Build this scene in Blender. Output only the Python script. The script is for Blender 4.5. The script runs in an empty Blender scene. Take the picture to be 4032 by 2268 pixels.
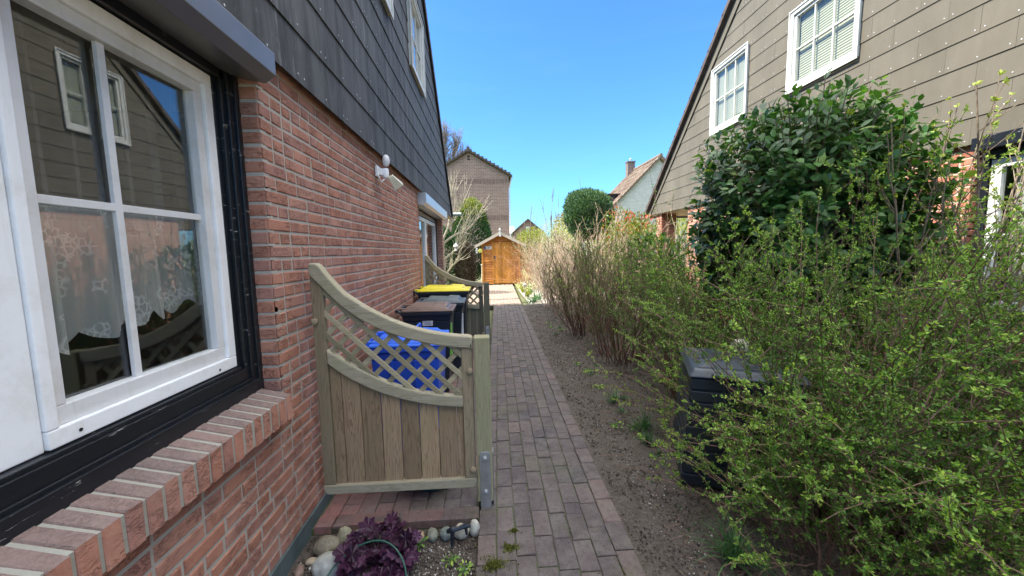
import bpy, bmesh, math
import numpy as np
from mathutils import Vector, Matrix
R = math.radians
sc = bpy.context.scene
COL = sc.collection
rng = np.random.default_rng(7)

# ------------------------------------------------------------------ objects
def tag(o, label=None, cat=None, group=None, kind=None):
    if label: o['label'] = label
    if cat: o['category'] = cat
    if group: o['group'] = group
    if kind: o['kind'] = kind
    return o
def empty(name, loc=(0, 0, 0), rz=0, label=None, cat=None, group=None):
    o = bpy.data.objects.new(name, None); COL.objects.link(o)
    o.location = loc; o.rotation_euler = (0, 0, rz); o.empty_display_size = .1
    return tag(o, label, cat, group)
def bev(o, w=.004, seg=2, ang=40):
    m = o.modifiers.new('bevel', 'BEVEL'); m.width = w; m.segments = seg
    m.limit_method = 'ANGLE'; m.angle_limit = R(ang); m.harden_normals = False
    return o
def npmesh(name, V, F, mats, midx=None, tint=None, smooth=False, parent=None):
    """V (n,3), F (m,k) faces all with k corners (or a list of such arrays)"""
    Fs = F if isinstance(F, list) else [F]
    me = bpy.data.meshes.new(name)
    V = np.asarray(V, dtype=np.float32)
    me.vertices.add(len(V)); me.vertices.foreach_set('co', V.ravel())
    loops = np.concatenate([f.ravel() for f in Fs]).astype(np.int32)
    tot = np.concatenate([np.full(len(f), f.shape[1]) for f in Fs]).astype(np.int32)
    st = np.concatenate([[0], np.cumsum(tot)[:-1]]).astype(np.int32)
    me.loops.add(len(loops)); me.loops.foreach_set('vertex_index', loops)
    me.polygons.add(len(tot)); me.polygons.foreach_set('loop_start', st)
    try: me.polygons.foreach_set('loop_total', tot)
    except Exception: pass
    for m in (mats if isinstance(mats, (list, tuple)) else [mats]): me.materials.append(m)
    if midx is not None: me.polygons.foreach_set('material_index', np.asarray(midx, dtype=np.int32))
    me.polygons.foreach_set('use_smooth', np.full(len(tot), smooth))
    if tint is not None:
        a = me.attributes.new('tint', 'FLOAT', 'FACE'); a.data.foreach_set('value', np.asarray(tint, dtype=np.float32))
    me.update(calc_edges=True); me.validate()
    o = bpy.data.objects.new(name, me); COL.objects.link(o)
    if parent: o.parent = parent
    return o

class MB:
    def __init__(s): s.V = []; s.F = []; s.M = []; s.T = []; s.m = 0; s.t = .5
    def add(s, vs, fs):
        b = len(s.V); s.V += [tuple(v) for v in vs]
        for f in fs: s.F.append(tuple(b + i for i in f)); s.M.append(s.m); s.T.append(s.t)
    def hexa(s, p):   # 8 points: bottom 0-3 ccw, top 4-7
        s.add(p, [(3, 2, 1, 0), (4, 5, 6, 7), (0, 1, 5, 4), (1, 2, 6, 5), (2, 3, 7, 6), (3, 0, 4, 7)])
    def box(s, x0, x1, y0, y1, z0, z1):
        if x0 > x1: x0, x1 = x1, x0
        if y0 > y1: y0, y1 = y1, y0
        if z0 > z1: z0, z1 = z1, z0
        s.hexa([(x0, y0, z0), (x1, y0, z0), (x1, y1, z0), (x0, y1, z0), (x0, y0, z1), (x1, y0, z1), (x1, y1, z1), (x0, y1, z1)])
    def prism(s, poly, axis, a, b):
        """poly in the two other axes (in xyz order), extruded along axis from a to b"""
        def P(u, v, w):
            return (w, u, v) if axis == 0 else (u, w, v) if axis == 1 else (u, v, w)
        n = len(poly)
        vs = [P(u, v, a) for u, v in poly] + [P(u, v, b) for u, v in poly]
        fs = [tuple(range(n))[::-1], tuple(range(n, 2 * n))] + [(i, (i + 1) % n, n + (i + 1) % n, n + i) for i in range(n)]
        s.add(vs, fs)
    def tube(s, pts, r, n=8, caps=True):
        pts = [Vector(p) for p in pts]
        if not hasattr(r, '__len__'): r = [r] * len(pts)
        rings = []; a = None
        for i, p in enumerate(pts):
            d = (pts[min(i + 1, len(pts) - 1)] - pts[max(i - 1, 0)]).normalized()
            if a is None:
                a = d.cross(Vector((0, 0, 1)));
                if a.length < .1: a = d.cross(Vector((1, 0, 0)))
            a = (a - d * a.dot(d)).normalized(); b = d.cross(a)
            rings.append([p + (a * math.cos(2 * math.pi * k / n) + b * math.sin(2 * math.pi * k / n)) * r[i] for k in range(n)])
        vs = [v for rg in rings for v in rg]; fs = []
        for i in range(len(rings) - 1):
            for k in range(n): fs.append((i * n + k, i * n + (k + 1) % n, (i + 1) * n + (k + 1) % n, (i + 1) * n + k))
        if caps: fs += [tuple(range(n))[::-1], tuple(range((len(rings) - 1) * n, len(rings) * n))]
        s.add(vs, fs)
    def lathe(s, prof, c=(0, 0, 0), n=20, axis=2):
        vs = []
        for r_, z in prof:
            for k in range(n):
                a = 2 * math.pi * k / n; u, v = r_ * math.cos(a), r_ * math.sin(a)
                p = (u, v, z) if axis == 2 else (z, u, v) if axis == 0 else (u, z, v)
                vs.append((c[0] + p[0], c[1] + p[1], c[2] + p[2]))
        fs = []
        for i in range(len(prof) - 1):
            for k in range(n): fs.append((i * n + k, i * n + (k + 1) % n, (i + 1) * n + (k + 1) % n, (i + 1) * n + k))
        fs += [tuple(range(n))[::-1], tuple(range((len(prof) - 1) * n, len(prof) * n))]
        s.add(vs, fs)
    def build(s, name, mats, parent=None, smooth=False, bevel=0, seg=2):
        me = bpy.data.meshes.new(name); me.from_pydata(s.V, [], s.F)
        for m in (mats if isinstance(mats, (list, tuple)) else [mats]): me.materials.append(m)
        me.polygons.foreach_set('material_index', s.M)
        a = me.attributes.new('tint', 'FLOAT', 'FACE'); a.data.foreach_set('value', s.T)
        bm = bmesh.new(); bm.from_mesh(me); bmesh.ops.recalc_face_normals(bm, faces=bm.faces); bm.to_mesh(me); bm.free()
        if smooth:
            me.polygons.foreach_set('use_smooth', [True] * len(me.polygons))
            try: me.set_sharp_from_angle(angle=R(35))
            except Exception: pass
        me.update()
        o = bpy.data.objects.new(name, me); COL.objects.link(o)
        if parent: o.parent = parent
        if bevel: bev(o, bevel, seg)
        return o

# ------------------------------------------------------------------ materials
class NT:
    def __init__(s, name):
        s.m = bpy.data.materials.new(name); s.m.use_nodes = True
        s.t = s.m.node_tree; s.b = s.t.nodes['Principled BSDF']; s.out = s.t.nodes['Material Output']
        s._co = None
    def n(s, typ, props=None, **inp):
        nd = s.t.nodes.new(typ)
        for k, v in (props or {}).items(): setattr(nd, k, v)
        for k, v in inp.items():
            key = int(k[1:]) if k[0] == 'i' and k[1:].isdigit() else k.replace('_', ' ')
            s.set(nd.inputs[key], v)
        return nd
    def set(s, sock, v):
        if isinstance(v, bpy.types.NodeSocket): s.t.links.new(v, sock)
        elif isinstance(v, bpy.types.Node): s.t.links.new(v.outputs[0], sock)
        else:
            if hasattr(v, '__len__') and len(v) == 3 and sock.type == 'RGBA': v = (*v, 1)
            sock.default_value = v
    def co(s, scale=(1, 1, 1), rot=(0, 0, 0)):
        if s._co is None: s._co = s.t.nodes.new('ShaderNodeTexCoord')
        mp = s.n('ShaderNodeMapping', None, Scale=scale, Rotation=rot); s.t.links.new(s._co.outputs['Object'], mp.inputs[0])
        return mp.outputs[0]
    def noise(s, sc_=5, det=4, rough=.55, vec=None, dist=0.):
        nd = s.n('ShaderNodeTexNoise', None, Scale=sc_, Detail=det, Roughness=rough, Distortion=dist)
        s.set(nd.inputs['Vector'], vec if vec is not None else s.co()); return nd.outputs[0]
    def ramp(s, fac, stops, interp='LINEAR'):
        r = s.t.nodes.new('ShaderNodeValToRGB'); r.color_ramp.interpolation = interp
        e = r.color_ramp.elements
        while len(e) < len(stops): e.new(.5)
        for el, (p, c) in zip(e, stops):
            el.position = p; el.color = (*c, 1) if hasattr(c, '__len__') else (c, c, c, 1)
        s.set(r.inputs[0], fac); return r.outputs[0]
    def mix(s, fac, a, b, mode='MIX'):
        m = s.t.nodes.new('ShaderNodeMix'); m.data_type = 'RGBA'; m.blend_type = mode
        s.set(m.inputs[0], fac); s.set(m.inputs[6], a); s.set(m.inputs[7], b); return m.outputs[2]
    def math(s, op, a, b=0.):
        m = s.n('ShaderNodeMath', {'operation': op}); s.set(m.inputs[0], a); s.set(m.inputs[1], b); return m.outputs[0]
    def tint(s):
        a = s.t.nodes.new('ShaderNodeAttribute'); a.attribute_name = 'tint'; return a.outputs['Fac']
    def bump(s, h, strength=.4, dist=.01):
        b = s.n('ShaderNodeBump', None, Strength=strength, Distance=dist); s.set(b.inputs['Height'], h)
        s.t.links.new(b.outputs[0], s.b.inputs['Normal']); return b
    def fin(s, base=None, rough=.7, spec=None, metal=None, coat=None):
        if base is not None: s.set(s.b.inputs['Base Color'], base)
        s.set(s.b.inputs['Roughness'], rough)
        if spec is not None: s.set(s.b.inputs['Specular IOR Level'], spec)
        if metal is not None: s.set(s.b.inputs['Metallic'], metal)
        if coat is not None: s.set(s.b.inputs['Coat Weight'], coat)
        return s.m
def dull(name, c, rough=.6, var=.15, nsc=12, bump=.1, bd=.003, spec=.5, metal=0, c2=None):
    t = NT(name); f = t.noise(nsc, 5, .6)
    a = tuple(x * (1 - var) for x in c); b = c2 or tuple(min(1, x * (1 + var)) for x in c)
    col = t.mix(t.ramp(f, [(.35, 0.), (.65, 1.)]), a, b)
    if bump: t.bump(t.noise(nsc * 8, 4, .6), bump, bd)
    return t.fin(col, rough, spec, metal)

def brick_mat(name, cols, crack=1.0):
    t = NT(name); ti = t.tint()
    base = t.ramp(ti, [(i / (len(cols) - 1), c) for i, c in enumerate(cols)])
    fine = t.noise(90, 5, .7); big = t.noise(14, 4, .6)
    base = t.mix(t.ramp(big, [(.35, .0), (.7, .45)]), base, t.mix(1., base, (.72, .70, .74), 'MULTIPLY'))
    base = t.mix(t.ramp(fine, [(.45, 0.), (.75, .35)]), base, (.42, .30, .26))
    # hand-made bricks: torn crescents in the face
    cr = t.noise(16, 3, .6, t.co((1, 1, 3.0)), 1.6)
    cr2 = t.ramp(cr, [(.46, 0.), (.495, 1.), (.505, 1.), (.56, 0.)])
    crk = t.ramp(t.noise(9, 2, .5), [(.42, 0.), (.55, 1.)])
    cm = t.math('MULTIPLY', cr2, crk)
    base = t.mix(t.math('MULTIPLY', cm, .55 * crack), base, (.10, .045, .035))
    h = t.math('SUBTRACT', t.math('ADD', t.math('MULTIPLY', fine, .35), t.math('MULTIPLY', t.noise(30, 3, .6), .6)), t.math('MULTIPLY', cm, 1.1 * crack))
    t.bump(h, .75, .006)
    return t.fin(base, .88, .25)
M_brickL = brick_mat('brick_red_handmade', [(.35, .155, .10), (.43, .20, .135), (.40, .175, .115), (.45, .23, .165), (.38, .19, .145), (.35, .165, .125)], .75)
M_brickR = brick_mat('brick_orange_handmade', [(.36, .13, .075), (.45, .17, .10), (.40, .15, .09), (.48, .20, .12)], .6)
def mortar_mat(name, c):
    t = NT(name); f = t.noise(60, 5, .7); t.bump(f, .6, .004)
    return t.fin(t.mix(f, tuple(x * .75 for x in c), c), .95, .2)
M_mort = mortar_mat('mortar_grey', (.44, .41, .36))
M_mortR = mortar_mat('mortar_cream', (.52, .45, .34))

def paver_mat():
    t = NT('concrete_paver'); ti = t.tint()
    base = t.ramp(ti, [(0., (.052, .047, .050)), (.25, (.080, .063, .064)), (.45, (.102, .079, .076)), (.6, (.130, .092, .084)), (.8, (.20, .10, .09)), (1., (.31, .13, .115))])
    n1 = t.noise(7, 5, .65); n2 = t.noise(140, 3, .7)
    base = t.mix(t.ramp(n1, [(.4, 0.), (.7, .55)]), base, (.17, .15, .135))
    base = t.mix(t.ramp(n2, [(.55, 0.), (.75, .4)]), base, (.33, .30, .27))
    base = t.mix(t.ramp(t.noise(2.2, 5, .7), [(.52, 0.), (.70, .6)]), base, (.09, .095, .05))
    base = t.mix(t.ramp(t.noise(26, 6, .75), [(.50, 0.), (.60, .5)]), base, t.mix(1., base, (.55, .55, .55), 'MULTIPLY'))
    t.bump(t.math('ADD', n2, t.math('MULTIPLY', n1, 1.5)), .5, .004)
    return t.fin(base, .85, .3)
M_paver = paver_mat()
M_paver2 = dull('sunlit_paver', (.27, .20, .15), .9, .25, 6, .4, .004)  # far paving: sunlight put into a lighter base colour
def soil_mat():
    t = NT('garden_soil'); n1 = t.noise(9, 6, .7); n2 = t.noise(70, 5, .75)
    base = t.ramp(n2, [(.3, (.045, .036, .030)), (.5, (.088, .072, .060)), (.72, (.17, .145, .12))])
    base = t.mix(t.ramp(n1, [(.45, 0.), (.7, .5)]), base, (.14, .125, .11))
    base = t.mix(t.ramp(t.noise(2.3, 5, .7), [(.58, 0.), (.75, .35)]), base, (.07, .09, .035))
    t.bump(t.math('ADD', n2, n1), .9, .012)
    return t.fin(base, .95, .2)
M_soil = soil_mat()
def joint_mat():
    t = NT('sandy_moss_joint'); n1 = t.noise(5, 5, .7); n2 = t.noise(90, 4, .7)
    base = t.mix(n2, (.035, .035, .028), (.13, .12, .10))
    base = t.mix(t.ramp(n1, [(.42, 0.), (.6, .8)]), base, (.075, .10, .03))
    t.bump(n2, .8, .004); return t.fin(base, .95, .1)
M_joint = joint_mat()

def clad_mat(name, c0, c1, streak, sc_, rough):
    t = NT(name); ti = t.tint()
    base = t.mix(ti, c0, c1)
    vst = t.noise(1., 5, .6, t.co((9, 9, 1.3)), .6)
    base = t.mix(t.ramp(vst, [(.42, 0.), (.62, sc_)]), base, streak)
    sp = t.noise(45, 4, .7, t.co((1, 1, .45)))
    base = t.mix(t.ramp(sp, [(.60, 0.), (.74, .22 * min(1, sc_ * 2))]), base, (.30, .31, .31))
    cl = t.noise(2.0, 6, .65, t.co((1, 1, .5)), .4)
    base = t.mix(t.ramp(cl, [(.38, 0.), (.68, .75 * min(1, sc_ + .2))]), base, t.mix(1., base, (.45, .45, .44), 'MULTIPLY'))
    if sc_ > .5: dr = t.noise(1., 6, .7, t.co((20, 20, 1.1)), 1.5); base = t.mix(t.math('MULTIPLY', t.ramp(dr, [(.56, 0.), (.62, .6)]), t.ramp(t.noise(1.4, 2, .5), [(.48, 0.), (.6, 1.)])), base, (.16, .165, .165))
    t.bump(t.noise(110, 3, .6), .12, .002)
    t.set(t.b.inputs['Roughness'], t.math('ADD', t.math('MULTIPLY', vst, .2), rough - .1))
    return t.fin(base, t.math('ADD', t.math('MULTIPLY', vst, .25), rough - .12), .5)
M_cladL = clad_mat('anthracite_fibre_cement', (.066, .063, .057), (.076, .073, .066), (.024, .023, .020), .95, .74)
M_cladR = clad_mat('olive_brown_fibre_cement', (.112, .097, .070), (.128, .112, .083), (.15, .135, .105), .3, .85)
M_dark = dull('dark_gap_board', (.012, .011, .010), .9, .2, 20, .1)
M_tile = dull('dark_brown_roof_tile', (.075, .055, .045), .8, .35, 9, .4, .01)
M_nail = dull('nail_head', (.55, .56, .56), .45, .1, 30, 0)
def white_mat(name, c=(.74, .77, .80), rough=.35, dirt=(.45, .44, .38)):
    t = NT(name); n1 = t.noise(6, 6, .75)
    base = t.mix(t.ramp(n1, [(.48, 0.), (.75, .6)]), c, dirt); base = t.mix(t.ramp(t.noise(1., 5, .7, t.co((30, 30, 2.5))), [(.55, 0.), (.75, .35)]), base, dirt)
    t.bump(t.noise(220, 2, .6), .12, .001); return t.fin(base, rough, .5)
M_white = white_mat('white_pvc_frame', (.86, .87, .88), .35, (.62, .60, .54))
M_whiteW = white_mat('white_painted_timber', (.58, .58, .54), .45, (.36, .35, .30))
M_sash = white_mat('grey_white_sash', (.68, .68, .68), .45)
def blackpaint():
    t = NT('black_gloss_painted_timber')
    f = t.noise(3.2, 8, .8, t.co((12, 1.6, 22)), .5)
    chip = t.ramp(f, [(.625, 0.), (.645, 1.)], 'LINEAR')
    base = t.mix(chip, (.010, .012, .016), (.55, .53, .50))
    t.bump(t.noise(1, 4, .6, t.co((120, 8, 120))), .25, .002)
    return t.fin(base, .28, .5)
M_black = blackpaint()
M_alu = dull('grey_brown_aluminium_box', (.17, .165, .16), .38, .08, 4, .03, .001, .5, .35)
M_aluW = dull('silver_aluminium', (.55, .56, .56), .35, .1, 8, .05, .001, .5, .6)
M_plinth = dull('grey_green_bitumen_plinth', (.085, .115, .115), .75, .25, 6, .3, .004)
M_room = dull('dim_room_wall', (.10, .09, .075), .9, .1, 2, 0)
M_soffit = dull('varnished_soffit_boards', (.40, .26, .13), .6, .2, 3, .1)

def glass_mat(name, tint=(1, 1, 1), ior=1.9, wav=.02):
    t = NT(name); nt = t.t
    gl = nt.nodes.new('ShaderNodeBsdfGlossy'); gl.inputs['Roughness'].default_value = 0.0; gl.inputs['Color'].default_value = (1, 1, 1, 1)
    tr = nt.nodes.new('ShaderNodeBsdfTransparent'); tr.inputs['Color'].default_value = (*tint, 1)
    ge = nt.nodes.new('ShaderNodeNewGeometry'); dt = nt.nodes.new('ShaderNodeVectorMath'); dt.operation = 'DOT_PRODUCT'
    nt.links.new(ge.outputs['Incoming'], dt.inputs[0]); nt.links.new(ge.outputs['Normal'], dt.inputs[1])
    c1 = t.math('SUBTRACT', 1., t.math('ABSOLUTE', dt.outputs['Value'])); fr = t.n('ShaderNodeMath', {'operation': 'MULTIPLY_ADD'}); t.set(fr.inputs[0], t.math('POWER', c1, 4.)); fr.inputs[1].default_value = .85; fr.inputs[2].default_value = ior
    bp = t.n('ShaderNodeBump', None, Strength=wav, Distance=.01); t.set(bp.inputs['Height'], t.noise(2.2, 1, .5))
    nt.links.new(bp.outputs[0], gl.inputs['Normal'])
    mx = nt.nodes.new('ShaderNodeMixShader'); nt.links.new(fr.outputs[0], mx.inputs[0]); nt.links.new(tr.outputs[0], mx.inputs[1]); nt.links.new(gl.outputs[0], mx.inputs[2])
    nt.links.new(mx.outputs[0], t.out.inputs['Surface']); return t.m
M_glass = glass_mat('window_glass', (.93, .95, .94), .065)
M_glassR = glass_mat('sunlit_window_glass', (.97, .97, .95), .02)
def sheer_mat(name, alpha, c=(.85, .87, .88), pattern=False):
    t = NT(name); nt = t.t
    d = nt.nodes.new('ShaderNodeBsdfDiffuse'); d.inputs['Color'].default_value = (*c, 1)
    tl = nt.nodes.new('ShaderNodeBsdfTranslucent'); tl.inputs['Color'].default_value = (*c, 1)
    m1 = nt.nodes.new('ShaderNodeMixShader'); m1.inputs[0].default_value = .45
    nt.links.new(d.outputs[0], m1.inputs[1]); nt.links.new(tl.outputs[0], m1.inputs[2])
    tr = nt.nodes.new('ShaderNodeBsdfTransparent')
    m2 = nt.nodes.new('ShaderNodeMixShader'); a = alpha
    if pattern:
        w = t.n('ShaderNodeTexVoronoi', {'feature': 'DISTANCE_TO_EDGE'}, Scale=52.); t.set(w.inputs['Vector'], t.co((1, 1, .8)))
        w2 = t.ramp(w.outputs['Distance'], [(.0, 1.), (.16, 0.)])
        msk = t.ramp(t.noise(9, 1, .4), [(.52, 0.), (.56, 1.)])
        a = t.math('ADD', t.math('MULTIPLY', t.math('MULTIPLY', w2, msk), .5), alpha)
    t.set(m2.inputs[0], a)
    nt.links.new(tr.outputs[0], m2.inputs[1]); nt.links.new(m1.outputs[0], m2.inputs[2])
    nt.links.new(m2.outputs[0], t.out.inputs['Surface']); return t.m
M_sheer = sheer_mat('sheer_lace', .62, (.95, .95, .95), pattern=True)
M_sheer2 = sheer_mat('thin_voile', .16)
M_curtR = sheer_mat('cream_net_curtain', .9, (.80, .78, .70))
def blind_mat():
    t = NT('pleated_blind'); w = t.n('ShaderNodeTexWave', {'wave_type': 'BANDS', 'bands_direction': 'Z'}, Scale=9.); t.set(w.inputs['Vector'], t.co())
    t.bump(w.outputs[1], .8, .01); return t.fin(t.mix(w.outputs[1], (.22, .24, .175), (.36, .38, .29)), .8)
M_blind = blind_mat()

def wood_mat(name, a, b, axis=2, green=.5, rough=.85, gcol=(.20, .23, .07), knots=True, sat=1.0):
    t = NT(name); st = [[14, 14, 14], [14, 14, 14]]
    s1 = [26, 26, 26]; s1[axis] = 1.3
    s2 = [150, 150, 150]; s2[axis] = 4.
    ti = t.tint()
    off = t.n('ShaderNodeVectorMath', {'operation': 'ADD'}); t.set(off.inputs[0], t.co(tuple(s1)))
    cmb = t.n('ShaderNodeCombineXYZ'); t.set(cmb.inputs[0], t.math('MULTIPLY', ti, 37.)); t.set(cmb.inputs[1], t.math('MULTIPLY', ti, 13.)); t.set(cmb.inputs[2], t.math('MULTIPLY', ti, 23.))
    t.set(off.inputs[1], cmb.outputs[0])
    g1 = t.noise(1., 3, .5, off.outputs[0], 1.2)
    rings = t.math('FRACT', t.math('MULTIPLY', g1, 9.))
    rg = t.ramp(rings, [(0., .1), (.25, .75), (.8, 1.), (1., .1)])
    g2 = t.noise(1., 4, .65, t.co(tuple(s2)))
    base = t.mix(t.math('MULTIPLY', rg, t.math('ADD', t.math('MULTIPLY', g2, .7), .45)), a, b)
    base = t.mix(t.ramp(t.noise(2.2, 4, .6), [(.35, 0.), (.7, .45)]), base, tuple(.5 * (x + y) * 1.15 for x, y in zip(a, b)))
    if green:
        gm = t.ramp(t.noise(4.5, 6, .7), [(.42, 0.), (.68, green)])
        base = t.mix(gm, base, gcol)
    if knots:
        v = t.n('ShaderNodeTexVoronoi', None, Scale=4.2, Randomness=1.); s3 = [1., 1., 1.]; s3[axis] = .8
        t.set(v.inputs['Vector'], t.co(tuple(s3)))
        base = t.mix(t.ramp(v.outputs['Distance'], [(.045, .85), (.085, 0.)]), base, (.07, .045, .03))
    br = t.mix(1., base, t.ramp(ti, [(0., .62), (1., 1.15)]), 'MULTIPLY')
    t.bump(t.math('ADD', g2, t.math('MULTIPLY', rg, .5)), .5, .003)
    return t.fin(br, rough, .25)
M_wBoard = wood_mat('weathered_pine_board', (.17, .105, .062), (.46, .325, .20), 2, .25, gcol=(.25, .25, .10))
M_wStile = wood_mat('weathered_stile', (.24, .18, .115), (.44, .345, .225), 2, .32, gcol=(.27, .27, .13))
M_wRail = wood_mat('mossy_rail', (.24, .205, .145), (.43, .38, .28), 0, .42, gcol=(.25, .26, .12))
M_wSlat = wood_mat('lattice_slat', (.26, .215, .135), (.42, .36, .24), 0, .35, knots=False, gcol=(.26, .27, .13))
M_wPost = wood_mat('green_impregnated_post', (.23, .20, .12), (.40, .36, .23), 2, .45, gcol=(.25, .28, .13))
M_wFar = wood_mat('old_grey_board', (.10, .09, .07), (.21, .19, .155), 2, .35)
M_wShedH = wood_mat('shed_honey_board', (.36, .12, .022), (.56, .22, .045), 0, 0, .5, knots=True)
M_wShedV = wood_mat('shed_door_board', (.40, .15, .025), (.62, .27, .05), 2, 0, .5, knots=False)

def leaf_mat(name, cols, rough=.5, trans=.35, spec=.4, vein=False):
    t = NT(name); base = t.ramp(t.tint(), [(i / (len(cols) - 1), c) for i, c in enumerate(cols)])
    base = t.mix(t.noise(3.0, 3, .6), base, t.mix(1., base, (.75, .8, .7), 'MULTIPLY'))
    t.fin(base, rough, spec)
    tl = t.t.nodes.new('ShaderNodeBsdfTranslucent'); t.set(tl.inputs['Color'], t.mix(1., base, (1.5, 1.6, .7), 'MULTIPLY'))
    mx = t.t.nodes.new('ShaderNodeMixShader'); mx.inputs[0].default_value = trans
    t.t.links.new(t.b.outputs[0], mx.inputs[1]); t.t.links.new(tl.outputs[0], mx.inputs[2]); t.t.links.new(mx.outputs[0], t.out.inputs['Surface'])
    return t.m
M_spir = leaf_mat('spring_leaf', [(.05, .12, .028), (.13, .25, .05), (.28, .43, .075), (.52, .64, .13)], .55, .35)
M_laur = leaf_mat('laurel_leaf', [(.022, .065, .020), (.042, .115, .030), (.075, .175, .040), (.125, .24, .05), (.28, .36, .08)], .38, .28, .4)
M_thuja = leaf_mat('conifer_green', [(.02, .055, .018), (.035, .09, .028), (.06, .13, .035)], .7, .15, .2)
M_thujaY = leaf_mat('conifer_yellow_tip', [(.07, .12, .02), (.25, .27, .05), (.42, .38, .09)], .7, .2, .2)
M_globe = leaf_mat('cypress_blue_green', [(.05, .11, .065), (.10, .18, .09), (.20, .28, .13)], .7, .15, .2)
M_dead = leaf_mat('dead_conifer_brown', [(.06, .045, .035), (.12, .09, .065), (.17, .13, .10)], .9, .05, .1)
M_yell = leaf_mat('yellow_green_leaf', [(.14, .18, .03), (.30, .32, .05), (.45, .42, .08)], .6, .3, .3)
M_ochre = leaf_mat('ochre_leaf', [(.22, .15, .03), (.40, .28, .06), (.30, .30, .06)], .6, .25, .3)
M_phot = leaf_mat('red_shoot_leaf', [(.10, .16, .03), (.16, .22, .04), (.45, .12, .05), (.60, .10, .06)], .4, .3, .4)
M_peach = leaf_mat('pale_bud', [(.42, .32, .20), (.55, .42, .30), (.62, .50, .38)], .7, .3, .2)
M_blos = leaf_mat('white_blossom', [(.60, .56, .46), (.78, .74, .66)], .6, .4, .2)
M_heuch = leaf_mat('purple_heuchera_leaf', [(.022, .005, .020), (.040, .009, .034), (.065, .017, .052), (.11, .045, .095)], .5, .12, .35)
M_grass = leaf_mat('grass_blade', [(.03, .085, .03), (.06, .15, .05), (.11, .22, .07)], .5, .3, .4)
M_tulip = leaf_mat('tulip_leaf', [(.05, .13, .055), (.09, .19, .09), (.16, .27, .14)], .45, .3, .4)
M_moss = leaf_mat('moss_tuft', [(.06, .075, .015), (.13, .14, .03), (.19, .19, .05)], .9, .1, .1)
M_bark = dull('dark_twig_bark', (.17, .095, .07), .85, .3, 30, .3, .002)
M_bark2 = dull('pinkish_brown_bark', (.37, .27, .20), .85, .3, 30, .3, .002)
M_barkR = dull('orange_red_bark', (.38, .18, .09), .8, .25, 30, .2, .002)
M_barkP = dull('pale_fruit_tree_bark', (.36, .32, .22), .8, .3, 14, .4, .004)
M_barkG = dull('grey_bark', (.20, .16, .13), .85, .3, 14, .4, .004)
M_lilac = dull('lilac_stem_bark', (.17, .13, .09), .8, .3, 30, .3, .002)

# ------------------------------------------------------------------ foliage tools
def unit(a): return a / (np.linalg.norm(a, axis=-1, keepdims=True) + 1e-9)
def grow(r, start, d, length, K=7, droop=.0, wig=.12, upb=0.):
    """start (n,3), d (n,3), length (n,) -> (n,K,3)"""
    n = len(start); P = np.zeros((n, K, 3)); P[:, 0] = start; d = unit(d.copy()); st = (length / (K - 1))[:, None]
    for k in range(1, K):
        d = unit(d + r.normal(0, wig, (n, 3)) + np.array([0, 0, upb - droop * k / K]))
        P[:, k] = P[:, k - 1] + d * st
    return P
def tubes(P, r0, r1, sides=3):
    n, K, _ = P.shape
    D = unit(np.gradient(P, axis=1))
    ref = np.tile(np.array([.31, .87, .38]), (n, K, 1)); A = unit(np.cross(D, ref)); B = np.cross(D, A)
    rr = (r0[:, None] * (1 - np.linspace(0, 1, K)) + r1[:, None] * np.linspace(0, 1, K))[..., None]
    ang = np.arange(sides) * 2 * np.pi / sides
    V = P[:, :, None, :] + (A[:, :, None, :] * np.cos(ang)[None, None, :, None] + B[:, :, None, :] * np.sin(ang)[None, None, :, None]) * rr[:, :, None, :]
    idx = np.arange(n * K * sides).reshape(n, K, sides)
    a = idx[:, :-1, :]; b = np.roll(idx, -1, axis=2)[:, :-1, :]; c = np.roll(idx, -1, axis=2)[:, 1:, :]; d = idx[:, 1:, :]
    F = np.stack([a, b, c, d], -1).reshape(-1, 4)
    return V.reshape(-1, 3), F
def along(r, P, spacing, t0=.25, t1=1.):
    n, K, _ = P.shape; L = np.linalg.norm(P[:, 1:] - P[:, :-1], axis=2).sum(1)
    cnt = np.maximum(1, (L * (t1 - t0) / spacing).astype(int)); i = np.repeat(np.arange(n), cnt)
    t = (t0 + (t1 - t0) * r.random(len(i))) * (K - 1); k = np.minimum(t.astype(int), K - 2); f = (t - k)[:, None]
    p = P[i, k] * (1 - f) + P[i, k + 1] * f; return p, unit(P[i, k + 1] - P[i, k]), i
def stamp(tv, tf, pos, fwd, scale, r, nrm=None, wid=1.):
    """instances of template (x side, y forward, z normal)"""
    n = len(pos); fwd = unit(fwd)
    if nrm is None: nrm = r.normal(size=(n, 3))
    S = unit(np.cross(fwd, nrm)); N = np.cross(S, fwd)
    s = scale[:, None, None]
    V = pos[:, None, :] + s * (tv[None, :, 0:1] * wid * S[:, None, :] + tv[None, :, 1:2] * fwd[:, None, :] + tv[None, :, 2:3] * N[:, None, :])
    F = tf[None] + (np.arange(n) * len(tv))[:, None, None]
    return V.reshape(-1, 3), F.reshape(-1, tf.shape[1])
KITE = (np.array([[0, 0, 0], [.26, .55, .05], [0, 1, 0], [-.26, .55, .05]]), np.array([[0, 1, 2, 3]]))
FROND = (np.array([[0, 0, 0], [.17, .5, .0], [0, 1, .1], [-.17, .5, .0]]), np.array([[0, 1, 2, 3]]))
LEAF = (np.array([[0, 0, 0], [.16, .25, .05], [0, .28, 0], [-.16, .25, .05], [.20, .6, .03], [0, .62, -.03], [-.20, .6, .03], [0, 1., -.12]]),
        np.array([[0, 1, 2, 2], [0, 2, 3, 3], [1, 4, 5, 2], [2, 5, 6, 3], [4, 7, 5, 5], [5, 7, 6, 6]]))
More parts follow.
